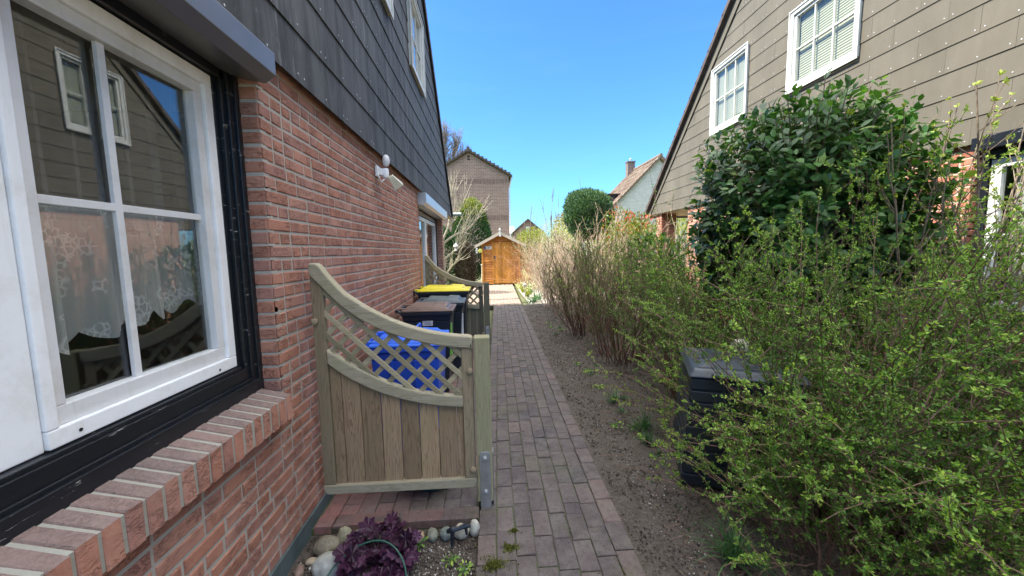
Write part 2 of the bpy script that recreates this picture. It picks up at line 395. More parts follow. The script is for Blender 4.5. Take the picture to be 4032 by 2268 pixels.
LEAFQ = (np.array([[0, 0, 0], [.17, .22, .05], [.21, .6, .03], [0, 1., -.10], [-.21, .6, .03], [-.17, .22, .05], [0, .24, 0.], [0, .62, -.03]]),
         np.array([[0, 1, 2, 7], [0, 7, 4, 5], [7, 2, 3, 4]]))
def cat(parts):
    V = []; F = []; b = 0
    for v, f in parts: V.append(v); F.append(f + b); b += len(v)
    return np.concatenate(V), np.concatenate(F)
def shrub(name, base, label, cat_, n=90, H=(1.3, 2.), lean=(5, 45), rad=.3, droop=.10, twigs=6, twl=(.2, .5), leaf=.016, per=5, space=.035,
          mleaf=None, mbark=None, r0=.006, group=None, seed=1, az=None, wig=.10, t0=.2, upb=0., foliage='foliage', tint=(0., 1.), K=8, sub=0, clus=.9, tmpl=KITE, zmin=.02, stemleaf=True, xmin=None):
    r = np.random.default_rng(seed); th = empty(name, (base[0], base[1], base[2] if len(base) > 2 else 0), 0, label, cat_, group)
    a = r.uniform(0, 2 * np.pi, n) if az is None else r.normal(az[0], az[1], n)
    le = np.radians(r.uniform(lean[0], lean[1], n)); rr = rad * np.sqrt(r.random(n))
    st = np.stack([rr * np.cos(a), rr * np.sin(a), np.zeros(n)], 1)
    d = np.stack([np.sin(le) * np.cos(a), np.sin(le) * np.sin(a), np.cos(le)], 1)
    P = grow(r, st, d, r.uniform(H[0], H[1], n), K, droop, wig, upb)
    def inside(Q): return Q[(Q[:, :, 0].min(1) + base[0]) > xmin] if xmin is not None else Q
    P = inside(P); n = len(P)
    parts = [tubes(P, np.full(n, r0) * r.uniform(.6, 1.2, n), np.full(n, r0 * .3))]
    paths = [P]
    if twigs:
        p, dd, i = along(r, P, 1. / max(.01, twigs / np.mean(H)), .22, .97)
        T = grow(r, p, dd + r.normal(0, .55, p.shape) + np.array([0, 0, .25]), r.uniform(twl[0], twl[1], len(p)), 5, droop, wig, upb); T = inside(T); p = p[:len(T)]
        parts.append(tubes(T, np.full(len(p), r0 * .45), np.full(len(p), r0 * .18))); paths.append(T)
        if sub:
            p, dd, i = along(r, T, np.mean(twl) / sub, .2, .97)
            T2 = grow(r, p, dd + r.normal(0, .6, p.shape) + np.array([0, 0, .2]), r.uniform(twl[0] * .3, twl[1] * .45, len(p)), 3, droop, wig, upb); T2 = inside(T2); p = p[:len(T2)]
            parts.append(tubes(T2, np.full(len(p), r0 * .25), np.full(len(p), r0 * .12))); paths.append(T2)
    V, F = cat(parts)
    V[:, 2] = np.where(V[:, 2] < zmin, zmin + r.random(len(V)) * .01, V[:, 2]) if zmin is not None else V[:, 2]
    npmesh('branches', V, F, mbark or M_bark, parent=th)
    if leaf:
        pos = []; dr = []
        for q, Pq in enumerate(paths):
            if q == 0 and not stemleaf: continue
            p, dd, _ = along(r, Pq, space, t0 if q == 0 else .05, 1.); pos.append(p); dr.append(dd)
        pos = np.concatenate(pos); dr = np.concatenate(dr)
        pos = np.repeat(pos, per, 0); dr = np.repeat(dr, per, 0); k = pos[:, 2] > zmin + .02; pos = pos[k]; dr = dr[k]
        pos = pos + r.normal(0, leaf * .25, pos.shape)
        f = unit(dr * .7 + r.normal(0, clus, dr.shape) + np.array([0, 0, .25]))
        V, F = stamp(*tmpl, pos, f, leaf * r.uniform(.6, 1.25, len(pos)), r)
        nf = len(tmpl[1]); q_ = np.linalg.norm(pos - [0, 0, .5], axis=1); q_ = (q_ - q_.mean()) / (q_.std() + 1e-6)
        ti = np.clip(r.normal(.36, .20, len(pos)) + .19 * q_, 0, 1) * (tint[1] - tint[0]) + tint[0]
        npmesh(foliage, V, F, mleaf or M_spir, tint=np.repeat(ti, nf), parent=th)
    return th

# ------------------------------------------------------------------ camera, light
vy = np.array([(1230 - 1288) / 950., -(632 - 724.5) / 950., 1.0]); vy /= np.linalg.norm(vy)
nn = np.array([.02, -1., 0.]); nn[2] = -(nn[0] * vy[0] + nn[1] * vy[1]) / vy[2]; nn /= np.linalg.norm(nn)
up = -nn; vx = np.cross(up, vy)
cr_, cu_, cf_ = np.array([vx, vy, up]).T      # world coordinates of camera right, up, forward
cam = bpy.data.cameras.new('camera'); co = bpy.data.objects.new('camera', cam); COL.objects.link(co)
co.matrix_world = Matrix(((cr_[0], cu_[0], -cf_[0], 0), (cr_[1], cu_[1], -cf_[1], 0), (cr_[2], cu_[2], -cf_[2], 1.55), (0, 0, 0, 1)))
cam.sensor_width = 36; cam.lens = 36 * 950. / 2576; cam.clip_start = .02; cam.clip_end = 500; sc.camera = co

SUN_EL, SUN_AZ = R(48), R(4)
w = bpy.data.worlds.new('World'); sc.world = w; w.use_nodes = True; nt = w.node_tree
bg = nt.nodes['Background']; sky = nt.nodes.new('ShaderNodeTexSky'); sky.sky_type = 'NISHITA'; sky.sun_disc = False
sky.sun_elevation = SUN_EL; sky.sun_rotation = R(270 - 4); sky.air_density = 1.1; sky.dust_density = .8; sky.ozone_density = 1.6
mul = nt.nodes.new('ShaderNodeMix'); mul.data_type = 'RGBA'; mul.blend_type = 'MULTIPLY'; mul.inputs[0].default_value = 1.
nt.links.new(sky.outputs[0], mul.inputs[6]); mul.inputs[7].default_value = (.27, .53, .84, 1)
# unseen overhead cloud added as fill for the shade; a few wisps low down
tc = nt.nodes.new('ShaderNodeTexCoord'); sp = nt.nodes.new('ShaderNodeSeparateXYZ'); nt.links.new(tc.outputs['Generated'], sp.inputs[0])
def wn(t, **k):
    n_ = nt.nodes.new(t)
    for a_, b_ in k.items(): setattr(n_, a_, b_)
    return n_
mr = wn('ShaderNodeMapRange', interpolation_type='SMOOTHSTEP'); nt.links.new(sp.outputs[2], mr.inputs[0]); mr.inputs[1].default_value = .56; mr.inputs[2].default_value = .74
cn = wn('ShaderNodeTexNoise'); cn.inputs['Scale'].default_value = 2.2; cn.inputs['Detail'].default_value = 6; nt.links.new(tc.outputs['Generated'], cn.inputs[0])
cm = wn('ShaderNodeMapRange'); nt.links.new(cn.outputs[0], cm.inputs[0]); cm.inputs[1].default_value = .25; cm.inputs[2].default_value = .6; cm.inputs[3].default_value = .55
mm_ = wn('ShaderNodeMath', operation='MULTIPLY'); nt.links.new(mr.outputs[0], mm_.inputs[0]); nt.links.new(cm.outputs[0], mm_.inputs[1])
mp = wn('ShaderNodeMapping'); mp.inputs['Scale'].default_value = (1.2, 1.2, 7); nt.links.new(tc.outputs['Generated'], mp.inputs[0])
wn2 = wn('ShaderNodeTexNoise'); wn2.inputs['Scale'].default_value = 3.1; wn2.inputs['Detail'].default_value = 7; nt.links.new(mp.outputs[0], wn2.inputs[0])
wr = wn('ShaderNodeMapRange'); nt.links.new(wn2.outputs[0], wr.inputs[0]); wr.inputs[1].default_value = .56; wr.inputs[2].default_value = .85; wr.inputs[4].default_value = .006
ad = wn('ShaderNodeMath', operation='MAXIMUM'); nt.links.new(mm_.outputs[0], ad.inputs[0]); nt.links.new(wr.outputs[0], ad.inputs[1])
cx_ = wn('ShaderNodeMix', data_type='RGBA'); nt.links.new(ad.outputs[0], cx_.inputs[0]); nt.links.new(mul.outputs[2], cx_.inputs[6]); cx_.inputs[7].default_value = (11.5, 11.6, 11.6, 1)
nt.links.new(cx_.outputs[2], bg.inputs[0]); bg.inputs[1].default_value = .08
sd = bpy.data.lights.new('sun', 'SUN'); sd.energy = 2.15; sd.angle = R(.5); sd.color = (1, .945, .86)
so = bpy.data.objects.new('sun', sd); COL.objects.link(so)
src = Vector((-math.cos(SUN_EL) * math.cos(SUN_AZ), -math.cos(SUN_EL) * math.sin(SUN_AZ), math.sin(SUN_EL)))
so.rotation_euler = src.to_track_quat('Z', 'Y').to_euler(); so.location = src * 30
sc.view_settings.view_transform = 'Standard'; sc.view_settings.look = 'None'; sc.view_settings.exposure = 2.45; sc.view_settings.gamma = 1
sc.render.resolution_x = 1024; sc.render.resolution_y = 576

# ------------------------------------------------------------------ ground
def sheet(name, x0, x1, y0, y1, nx, ny, zf, mat, kind='structure', seed=3, amp=0., fr=3.):
    from mathutils import noise as mn
    xs = np.linspace(x0, x1, nx + 1); ys = np.linspace(y0, y1, ny + 1); X, Y = np.meshgrid(xs, ys, indexing='ij')
    Z = np.zeros_like(X)
    for i in range(nx + 1):
        for j in range(ny + 1):
            Z[i, j] = zf(X[i, j], Y[i, j]) + (amp * (mn.noise((X[i, j] * fr, Y[i, j] * fr, seed)) + .5 * mn.noise((X[i, j] * fr * 3.1, Y[i, j] * fr * 3.1, seed)) + .3 * mn.noise((X[i, j] * fr * 8, Y[i, j] * fr * 8, seed))) if amp else 0)
    idx = np.arange((nx + 1) * (ny + 1)).reshape(nx + 1, ny + 1)
    F = np.stack([idx[:-1, :-1], idx[1:, :-1], idx[1:, 1:], idx[:-1, 1:]], -1).reshape(-1, 4)
    o = npmesh(name, np.stack([X, Y, Z], -1).reshape(-1, 3), F, mat, smooth=True); tag(o, kind=kind); return o
def pathx(y): return -.105 + .022 * (y - 1.6)    # left edge of the path
gnd = NT('earth_ground'); g1 = gnd.noise(.4, 5, .6)
M_gnd = gnd.fin(gnd.mix(g1, (.16, .14, .10), (.12, .15, .05)), .95, .1)
sheet('ground', -90, 90, -30, 200, 20, 20, lambda x, y: -.14, M_gnd)
sheet('soil', .60, 4.7, -1., 10.9, 110, 300, lambda x, y: (.0 + .05 * min(1, max(0, (x - .95 - .02 * y))) - .02), M_soil, amp=.026, fr=4)
sheet('soil_bed', -1.10, -.09, -.6, 2.10, 50, 110, lambda x, y: -.045, M_soil, amp=.016, fr=7)
gv = NT('pale_gravel'); l4 = gv.noise(80, 4, .7)
M_grv = gv.fin(gv.ramp(l4, [(.3, (.22, .19, .15)), (.55, (.46, .42, .35)), (.75, (.62, .58, .50))]), .95, .1); gv.bump(l4, .8, .01)
lw = NT('sunlit_lawn'); l2 = lw.noise(3, 6, .7); l3 = lw.noise(60, 3, .7)
M_lawn = lw.fin(lw.mix(l3, lw.mix(l2, (.10, .15, .035), (.20, .22, .07)), (.26, .25, .12)), .95, .1); lw.bump(l3, .8, .02)
sheet('lawn', 1.15, 30, 15.4, 60, 30, 30, lambda x, y: -.02, M_lawn, amp=.02, fr=1)
sheet('gravel_yard', 1.15, 30, 10.9, 15.4, 30, 10, lambda x, y: -.02, M_grv, amp=.015, fr=2)
sheet('terrace_ground', 4.7, 30, -10, 10.9, 10, 10, lambda x, y: -.01, M_grv)
sheet('yard_ground', -30, -1.1, 10.6, 60, 10, 10, lambda x, y: -.02, M_lawn)

def paver(mb, x0, x1, y0, y1, z, ch=.006):
    h = z + rng.normal(0, .0015); tl = rng.normal(0, .0012, 4)
    j = rng.normal(0, .0012, 4); x0 += j[0]; x1 += j[1]; y0 += j[2]; y1 += j[3]
    lo = [(x0, y0), (x1, y0), (x1, y1), (x0, y1)]; hi = [(x0 + ch, y0 + ch), (x1 - ch, y0 + ch), (x1 - ch, y1 - ch), (x0 + ch, y1 - ch)]
    vs = [(x, y, z - .05) for x, y in lo] + [(x, y, h - ch * .7) for x, y in lo] + [(x, y, h + t_) for (x, y), t_ in zip(hi, tl)]
    fs = [(8, 9, 10, 11)]
    for k in range(4): q = (k + 1) % 4; fs += [(k, q, 4 + q, 4 + k), (4 + k, 4 + q, 8 + q, 8 + k)]
    mb.add(vs, fs)
mb = MB(); ncol = 8; cw = .1015
for c in range(ncol):
    y = -.6 + rng.uniform(0, .2)
    while y < 10.6:
        L = .2015 if rng.random() > .06 else .1
        x = pathx(y + .1) + c * cw
        mb.t = float(np.clip(rng.normal(.30, .11), 0, .58)) if c not in (0, 7) else float(np.clip(rng.normal(.42, .10), .15, .60))
        if y > 10.5: mb.t = float(np.clip(rng.normal(.5, .16), .1, .85))
        if c == 7 and y < 10.5: paver(mb, x, x + .10, y, y + L - .005, .006)
        else: paver(mb, x, x + cw - .0055, y, y + L - .0055, .0, .004)
        y += L
tag(mb.build('path_paving', M_paver), kind='structure')
mb = MB()   # paving towards the shed, sunlight put into its paler colour, widening to the left
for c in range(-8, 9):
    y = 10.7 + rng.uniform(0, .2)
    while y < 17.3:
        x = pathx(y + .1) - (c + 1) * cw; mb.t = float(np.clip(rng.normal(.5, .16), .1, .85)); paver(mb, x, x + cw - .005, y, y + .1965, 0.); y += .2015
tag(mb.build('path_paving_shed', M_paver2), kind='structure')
mb = MB()   # reddish pavers of the bin corner, between wall and path
x = -1.035
for k in range(9):
    y = 2.07; x1 = min(x + .1, pathx(2.2) - .003)
    if k % 2 == 0:
        mb.t = 1. if k == 0 else float(rng.uniform(.55, .8)); paver(mb, x, min(x + (.1 if k == 0 else .2), pathx(2.1)) - .005, y, y + .095, .012, .010)
        if k == 0:
            pass
    x += .1
for k in range(4):
    mb.t = float(rng.uniform(.5, .72)); paver(mb, -.935 + k * .205, -.935 + k * .205 + .2, 2.07, 2.165, .014, .012)
for k in range(9):
    x = -1.035 + k * .1025; y = 2.17 + (0 if k % 2 else .0); first = True
    while y < 6.6:
        L = .1 if first and k % 2 else .2
        mb.t = float(np.clip(rng.normal(.85 - .07 * k if y < 2.5 else .6, .1), .3, 1.)); paver(mb, x, x + .0975, y, y + L - .005, .0); y += L; first = False
tag(mb.build('bin_corner_paving', M_paver), kind='structure')
mb = MB(); mb.box(-1.058, pathx(2) - .004, 2.07, 10.7, -.12, -.010); mb.hexa([(pathx(-1) + .002, -1, -.12), (pathx(-1) + .81, -1, -.12), (pathx(17.5) + .81, 17.5, -.12), (pathx(17.5) + .002, 17.5, -.12), (pathx(-1) + .002, -1, -.008), (pathx(-1) + .81, -1, -.008), (pathx(17.5) + .81, 17.5, -.008), (pathx(17.5) + .002, 17.5, -.008)])
mb.box(-1.2, .22, 10.72, 17.5, -.12, -.011)
tag(mb.build('joint_sand', M_joint), kind='structure')

# ------------------------------------------------------------------ brick laying
def brickwall(parent, P, u0, u1, z0, z1, holes, matb, matm, name='wall', course=.067, seed=1, L=.21, jt=.0125, relief=.0045, back=.10, clip=None):
    """P(u, z, d): point on the wall at u along, z up, d outwards. Bricks stand proud of the mortar sheet."""
    r = np.random.default_rng(seed); mb = MB(); nc = int(round((z1 - z0) / course))
    for i in range(nc):
        za = z0 + i * course + jt / 2; zb = z0 + (i + 1) * course - jt / 2; zm = (za + zb) / 2
        spans = [(u0, u1)]
        for (a, b, c, d) in holes:
            if zb > c + .01 and za < d - .01:
                ns = []
                for (s, e) in spans:
                    if b <= s or a >= e: ns.append((s, e)); continue
                    if a > s: ns.append((s, a))
                    if b < e: ns.append((b, e))
                spans = ns
        for (s, e) in spans:
            u = s; first = True
            while u < e - .01:
                l = L if r.random() < .66 else L * .48
                if first and i % 2: l = L * .48
                first = False
                if e - (u + l) < .07: l = e - u
                a, b = u + (0 if u == s else jt / 2), (u + l if u + l >= e - .001 else u + l - jt / 2)
                ua = a if u == s else a
                if clip is None or clip((a + b) / 2, zm):
                    mb.t = float(r.random()); c = .005; o = relief + float(np.clip(r.normal(0, .0008), -.0015, .0015))
                    tl = np.clip(r.normal(0, .0006, 4), -.0012, .0012); jj = r.normal(0, .0012, 4)
                    a += jj[0] if u > s else 0; b += jj[1]; z_a = za + jj[2]; z_b = zb + jj[3]
                    lo = [(a, z_a), (b, z_a), (b, z_b), (a, z_b)]; hi = [(a + c, z_a + c), (b - c, z_a + c), (b - c, z_b - c), (a + c, z_b - c)]
                    vs = [P(x, y, -.03) for x, y in lo] + [P(x, y, o - .004) for x, y in lo] + [P(x, y, o + t_) for (x, y), t_ in zip(hi, tl)]
                    fs = [(8, 9, 10, 11)]
                    for k in range(4): q = (k + 1) % 4; fs += [(k, q, 4 + q, 4 + k), (4 + k, 4 + q, 8 + q, 8 + k)]
                    mb.m = 0; mb.add(vs, fs)
                u += l
    # mortar body: grid of cells outside the holes
    us = sorted({u0, u1} | {h[0] for h in holes if u0 < h[0] < u1} | {h[1] for h in holes if u0 < h[1] < u1}); zs = sorted({z0, z1} | {h[2] for h in holes if z0 < h[2] < z1} | {h[3] for h in holes if z0 < h[3] < z1})
    mb.m = 1; mb.t = .5
    for a, b in zip(us[:-1], us[1:]):
        for c, d in zip(zs[:-1], zs[1:]):
            um, zm = (a + b) / 2, (c + d) / 2
            if any(h[0] < um < h[1] and h[2] < zm < h[3] for h in holes): continue
            mb.hexa([P(a, c, 0), P(b, c, 0), P(b, c, -back), P(a, c, -back), P(a, d, 0), P(b, d, 0), P(b, d, -back), P(a, d, -back)])
    return mb.build(name, [matb, matm], parent)

def cladding(parent, X, out, zb, sp, gable, holes, mat, name, plen=.535, seed=4, zmax=9.5, ylo=-3, yhi=11, offs=0.):
    """lapped panels in the YZ plane; gable = list of half planes (a,b,c): a*y+b*z<=c"""
    r = np.random.default_rng(seed); mb = MB()
    def clipp(poly, h):
        a, b, c = h; outp = []
        for i in range(len(poly)):
            p, q = poly[i], poly[(i + 1) % len(poly)]; fp = a * p[0] + b * p[1] - c; fq = a * q[0] + b * q[1] - c
            if fp <= 0: outp.append(p)
            if (fp < 0 < fq) or (fq < 0 < fp): t = fp / (fp - fq); outp.append((p[0] + t * (q[0] - p[0]), p[1] + t * (q[1] - p[1])))
        return outp
    i = 0
    while zb + i * sp < zmax:
        z0 = zb + i * sp; z1 = z0 + sp + .015; y = ylo + (plen / 2 if i % 2 else 0) + offs
        while y < yhi:
            rects = [(y + .001, y + plen - .001, z0, z1)]
            for (a, b, c, d) in holes:
                nr = []
                for (p, q, s, t) in rects:
                    if b <= p or a >= q or d <= s or c >= t: nr.append((p, q, s, t)); continue
                    if a > p: nr.append((p, a, s, t))
                    if b < q: nr.append((b, q, s, t))
                    if c > s: nr.append((max(p, a), min(q, b), s, c))
                    if d < t: nr.append((max(p, a), min(q, b), d, t))
                rects = nr
            tt = float(np.clip(r.normal(.5, .25), 0, 1)); ob = r.normal(0, .0012)
            for (p, q, s, t) in rects:
                poly = [(p, s), (q, s), (q, t), (p, t)]
                for h in gable: poly = clipp(poly, h) if len(poly) > 2 else poly
                if len(poly) < 3: continue
                F = lambda z: .013 + ob * .6 - .009 * (z - z0) / (z1 - z0)
                n = len(poly); mb.t = tt; mb.m = 0
                vs = [(X + out * F(z), yy, z) for yy, z in poly] + [(X + out * (F(z) - .007), yy, z) for yy, z in poly]
                mb.add(vs, [tuple(range(n)), tuple(range(n, 2 * n))[::-1]] + [(k, (k + 1) % n, n + (k + 1) % n, n + k) for k in range(n)])
            for yn in (y + .035, y + plen / 2, y + plen - .035):      # nail heads
                zn = z0 + .04
                if all(a * yn + b * zn < c - .15 for a, b, c in gable) and not any(h[0] - .05 < yn < h[1] + .05 and h[2] - .05 < zn < h[3] + .05 for h in holes):
                    mb.m = 1; xo = X + out * (.0145)
                    mb.add([(xo + out * .001, yn + .0055 * math.cos(k * math.pi / 3), zn + .0055 * math.sin(k * math.pi / 3)) for k in range(6)], [tuple(range(6))])
            y += plen
        i += 1
    return mb.build(name, [mat, M_nail], parent)

def gable_poly(yv, zv, s, yr): # verge corner y,z, slope, ridge y
    zr = zv + s * (yv - yr); return [(yv, zv), (yr, zr), (2 * yr - yv, zv)]

def roof(parent, x0, x1, yv, zv, s, yr, front, out, boardmat, bw, bo):
    """tiled slopes; front = x of the gable verge facing the path; boards under it"""
    zr = zv + s * (yv - yr); th = .07 * math.hypot(1, s)
    mb = MB()
    for sg in (1, -1):
        ye = yr + sg * (yv - yr)
        mb.add([(x0, ye, zv - th * .2), (x1, ye, zv - th * .2), (x1, yr, zr - th * .2), (x0, yr, zr - th * .2), (x0, ye, zv - th), (x1, ye, zv - th), (x1, yr, zr - th), (x0, yr, zr - th)],
               [(0, 1, 2, 3), (4, 5, 6, 7), (0, 1, 5, 4), (1, 2, 6, 5), (2, 3, 7, 6), (3, 0, 4, 7)])
        # courses of tiles, stepped
        Ls = math.hypot(yv - yr, zr - zv); n = int(Ls / .30); uy, uz = (yr - ye) / Ls, (zr - zv) / Ls
        ny, nz = -uz * (1 if uy > 0 else -1), abs(uy)
        ny = -uz if uy > 0 else uz
        for i in range(n):
            a = i * .30 - .02; b = a + .34
            pa = (ye + uy * a, zv + uz * a - .02); pb = (ye + uy * b, zv + uz * b - .02)
            lift = .035; mb.t = float(rng.random())
            q = [(pa[0], pa[1]), (pb[0], pb[1]), (pb[0] + ny * .02, pb[1] + nz * .02), (pa[0] + ny * lift, pa[1] + nz * lift)]
            mb.prism(q, 0, x0 - .0, x1 + .0)
    mb.t = .3
    mb.tube([(x0 - .02, yr, zr + .02), (x1 + .02, yr, zr + .02)], .11, 12)
    rf = mb.build('roof', M_tile, parent)
    mb = MB(); fx = front + out * bo
    for sg in (1, -1):
        ye = yr + sg * (yv - yr); zt = th + .01; dz = bw * math.hypot(1, s)
        a = [(ye, zv - zt), (yr, zr - zt), (yr, zr - zt - dz), (ye - sg * .0, zv - zt - dz * .55)]
        mb.prism([(y, z) for y, z in a], 0, fx, fx + out * .012)
    mb.build('verge_board', boardmat, parent)
    return rf

def ring(mb, x0, x1, a, b, c, d, w):
    """rectangular frame in YZ, outer a..b, c..d, width w (or 4 widths l r bottom top)"""
    l, r_, bo_, to = w if hasattr(w, '__len__') else (w,) * 4
    mb.box(x0, x1, a, b, c, c + bo_); mb.box(x0, x1, a, b, d - to, d); mb.box(x0, x1, a, a + l, c + bo_, d - to); mb.box(x0, x1, b - r_, b, c + bo_, d - to)

# ================================================================== LEFT HOUSE
WX = -1.06
lh = empty('brick_house', (-1.06, 4, 0), 0, 'near red brick house with dark grey lapped cladding above, left of the path', 'house')
LYV, LZV, LS, LYR = 10.72, 2.50, .84, 4.0
def Lw(e): e.location = e.location - Vector(lh.location); return e   # children are built in world space
def fixp(root):
    inv = Matrix.Translation(root.location).inverted()
    for ch in root.children: ch.matrix_parent_inverse = inv
W1 = (-1.25, 1.912, .80, 2.60); W2 = (5.98, 8.85, -.1, 2.30)
brickwall(lh, lambda u, z, d: (WX - .0045 + d, u, z), -2.6, 9.0, .06, 2.54, [W1, W2], M_brickL, M_mort, seed=11)
# the brick returns of both window recesses and end wall
mb = MB()
for i in range(26):
    z0 = .87 + i * .067
    if z0 > 2.42: break
mbx = brickwall(lh, lambda u, z, d: (WX - u, 1.9095 - d, z), .0015, .115, .06 + 12 * .067, 2.54, [], M_brickL, M_mort, 'window_return', seed=5, back=.05, relief=.004)
brickwall(lh, lambda u, z, d: (WX - u, 8.8475 - d, z), .0015, .30, .06, 2.54, [], M_brickL, M_mort, 'door_return', seed=6, back=.05, relief=.004)
mb = MB(); mb.box(WX - .10, WX + .010, -2.6, 6.0, -.2, .066); mb.box(WX - .10, WX + .010, 8.85, 9.0, -.2, .066)
mb.build('plinth', M_plinth, lh)
mb = MB()    # rest of the shell: end walls, back wall, upper wall behind the cladding, inner leaf
mb.box(-12, -1.17, 8.9, 9.0, -.1, 2.45); mb.box(-12, -1.17, -2.6, -2.5, -.1, 2.5); mb.box(-12.1, -12, -2.6, 9, -.1, 2.5)
mb.prism([(-2.7, 2.52), (10.68, 2.52), (4, 2.52 + .84 * 6.62)], 0, -1.22, -1.10)
mb.prism([(-2.7, 2.52), (10.68, 2.52), (4, 2.52 + .84 * 6.62)], 0, -12, -11.9)
mb.build('inner_shell', M_dark, lh)
mb = MB(); mb.box(-12, -1.02, 8.9, 10.66, 2.455, 2.49); mb.box(-12, -1.17, -2.5, 8.9, 2.56, 2.6); mb.box(-1.17, -1.02, -2.6, 9, 2.542, 2.56)
mb.build('soffit', M_soffit, lh)
g = [(LS, 1, LZV + LS * LYV - .06), (-LS, 1, LZV + LS * (LYV) - .06 - 2 * LS * LYR)]
UW = [(3.30, 4.39, 4.08, 5.15), (5.45, 6.50, 4.08, 5.17)]
cladding(lh, -1.018, 1, 2.485, .268, g, UW, M_cladL, 'cladding', plen=.64, yhi=10.75, seed=3, offs=.12, zmax=8.2)
roof(lh, -12.2, -.97, LYV + .03, LZV + .10, LS, LYR, -.985, 1, M_cladL, .05, .004)
mb = MB(); mb.lathe([(.05, -12.2), (.05, -.75)], (0, 10.86, 2.60), 12, 0); mb.build('gutter', dull('verdigris_zinc', (.30, .36, .34), .5, .1, 6, .05), lh, True)
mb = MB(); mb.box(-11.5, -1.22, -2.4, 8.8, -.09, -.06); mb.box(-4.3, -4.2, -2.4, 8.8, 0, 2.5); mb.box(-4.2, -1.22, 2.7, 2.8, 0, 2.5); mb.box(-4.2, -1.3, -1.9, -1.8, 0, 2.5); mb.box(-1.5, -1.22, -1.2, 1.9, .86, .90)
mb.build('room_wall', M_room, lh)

def upper_window(parent, X, out, a, b, c, d, cols=3, rows=2, wide=False):
    fm = MB(); ring(fm, X - out * .05, X + out * .045, a, b, c, d, (.048, .048, .068, .048)); ring(fm, X + out * .045, X + out * .060, a - .02, b + .02, c - .03, d + .02, (.02, .02, .03, .02))
    f = fm.build('window', M_whiteW, parent, bevel=.003)
    m = MB(); ring(m, X - out * .04, X + out * .018, a + .048, b - .048, c + .068, d - .048, .038)
    m.build('sash', M_whiteW, f, bevel=.003)
    m = MB(); ia, ib, ic, id_ = a + .086, b - .086, c + .106, d - .086
    for k in range(1, cols): y = ia + (ib - ia) * k / cols; m.box(X - out * .02, X + out * .008, y - .0085, y + .0085, ic, id_)
    for k in range(1, rows): z = ic + (id_ - ic) * k / rows; m.box(X - out * .02, X + out * .0065, ia, ib, z - .0085, z + .0085)
    m.build('glazing_bars', M_whiteW, f)
    m = MB(); m.box(X - out * .012, X - out * .006, ia - .01, ib + .01, ic - .01, id_ + .01); m.build('pane', M_glass if out > 0 else M_glassR, f)
    m = MB(); m.box(X - out * .060, X - out * .056, ia - .01, ib + .01, ic + (id_ - ic) * .04, id_ + .01); m.build('blind', M_blind, f)
    return f
for (a, b, c, d) in UW: upper_window(lh, -1.018, 1, a, b, c, d)

# big ground floor window, black frame, white sashes
SK = -.0065
def big_sash(parent, a, b, c, d, X, vbar=None, hbar=None):
    m = MB(); ring(m, X - .055, X, a, b, c, d, (.030, .048, .052, .05)); s1 = m.build('sash_frame', M_white, parent, bevel=.004)
    m = MB(); ring(m, X - .06, X - .014, a + .030, b - .048, c + .052, d - .05, (.036, .042, .055, .045)); m.build('inner_sash', M_sash, parent, bevel=.003)
    ia, ib, ic, id_ = a + .066, b - .090, c + .107, d - .095
    m = MB(); q0, q1 = X - .048 + SK, X - .048 - SK; m.hexa([(q0 - .002, ia - .01, ic - .01), (q0 + .002, ia - .01, ic - .01), (q1 + .002, ib + .01, ic - .01), (q1 - .002, ib + .01, ic - .01), (q0 - .002 - .009, ia - .01, id_ + .01), (q0 + .002 - .009, ia - .01, id_ + .01), (q1 + .002 - .009, ib + .01, id_ + .01), (q1 - .002 - .009, ib + .01, id_ + .01)]); m.build('pane', M_glass, parent)
    m = MB()
    if vbar: m.box(X - .045, X - .030, vbar - .0125, vbar + .0125, ic, id_)
    if hbar: m.box(X - .045, X - .0315, ia, ib, hbar - .0125, hbar + .0125)
    if vbar or hbar: m.build('glazing_bars', M_sash, parent, bevel=.002)
m = MB()
zb = .880
m.box(-1.22, -1.140, 1.878, 1.9105, zb, 2.42); m.box(-1.22, -1.152, 1.845, 1.878, zb + .05, 2.42); m.box(-1.22, -1.165, 1.820, 1.845, zb + .05, 2.42); m.box(-1.22, -1.185, 1.797, 1.820, zb + .05, 2.42)
m.box(-1.22, -1.136, -1.24, 1.878, zb, .955); m.box(-1.22, -1.150, -1.24, 1.845, .955, .968); m.box(-1.22, -1.160, -1.24, 1.82, .968, 1.022); m.box(-1.22, -1.168, -1.24, 1.80, 1.022, 1.036)
m.box(-1.22, -1.165, -1.24, 1.91, 2.335, 2.42)
bw = m.build('window', M_black, lh, bevel=.003); bw.name = 'window'
big_sash(bw, 1.037, 1.794, 1.040, 2.330, -1.185, 1.345, 1.717)
m = MB(); m.box(-1.24, -1.196, .855, 1.035, 1.038, 2.33); m.build('mullion', M_white, bw, bevel=.004)
big_sash(bw, .0, .852, 1.040, 2.330, -1.190, .43, 1.717)
m = MB(); m.box(-1.24, -1.196, -1.2, -.002, 1.038, 2.33); m.build('blank_panel', M_white, bw, bevel=.004)
m = MB()
for y, z in ((1.115, 1.063), (1.68, 1.058)):
    m = MB(); m.lathe([(.0055, -1.1835), (.0055, -1.1842)], (0, y, z), 10, 0); m.build('drain_hole', M_dark, bw)
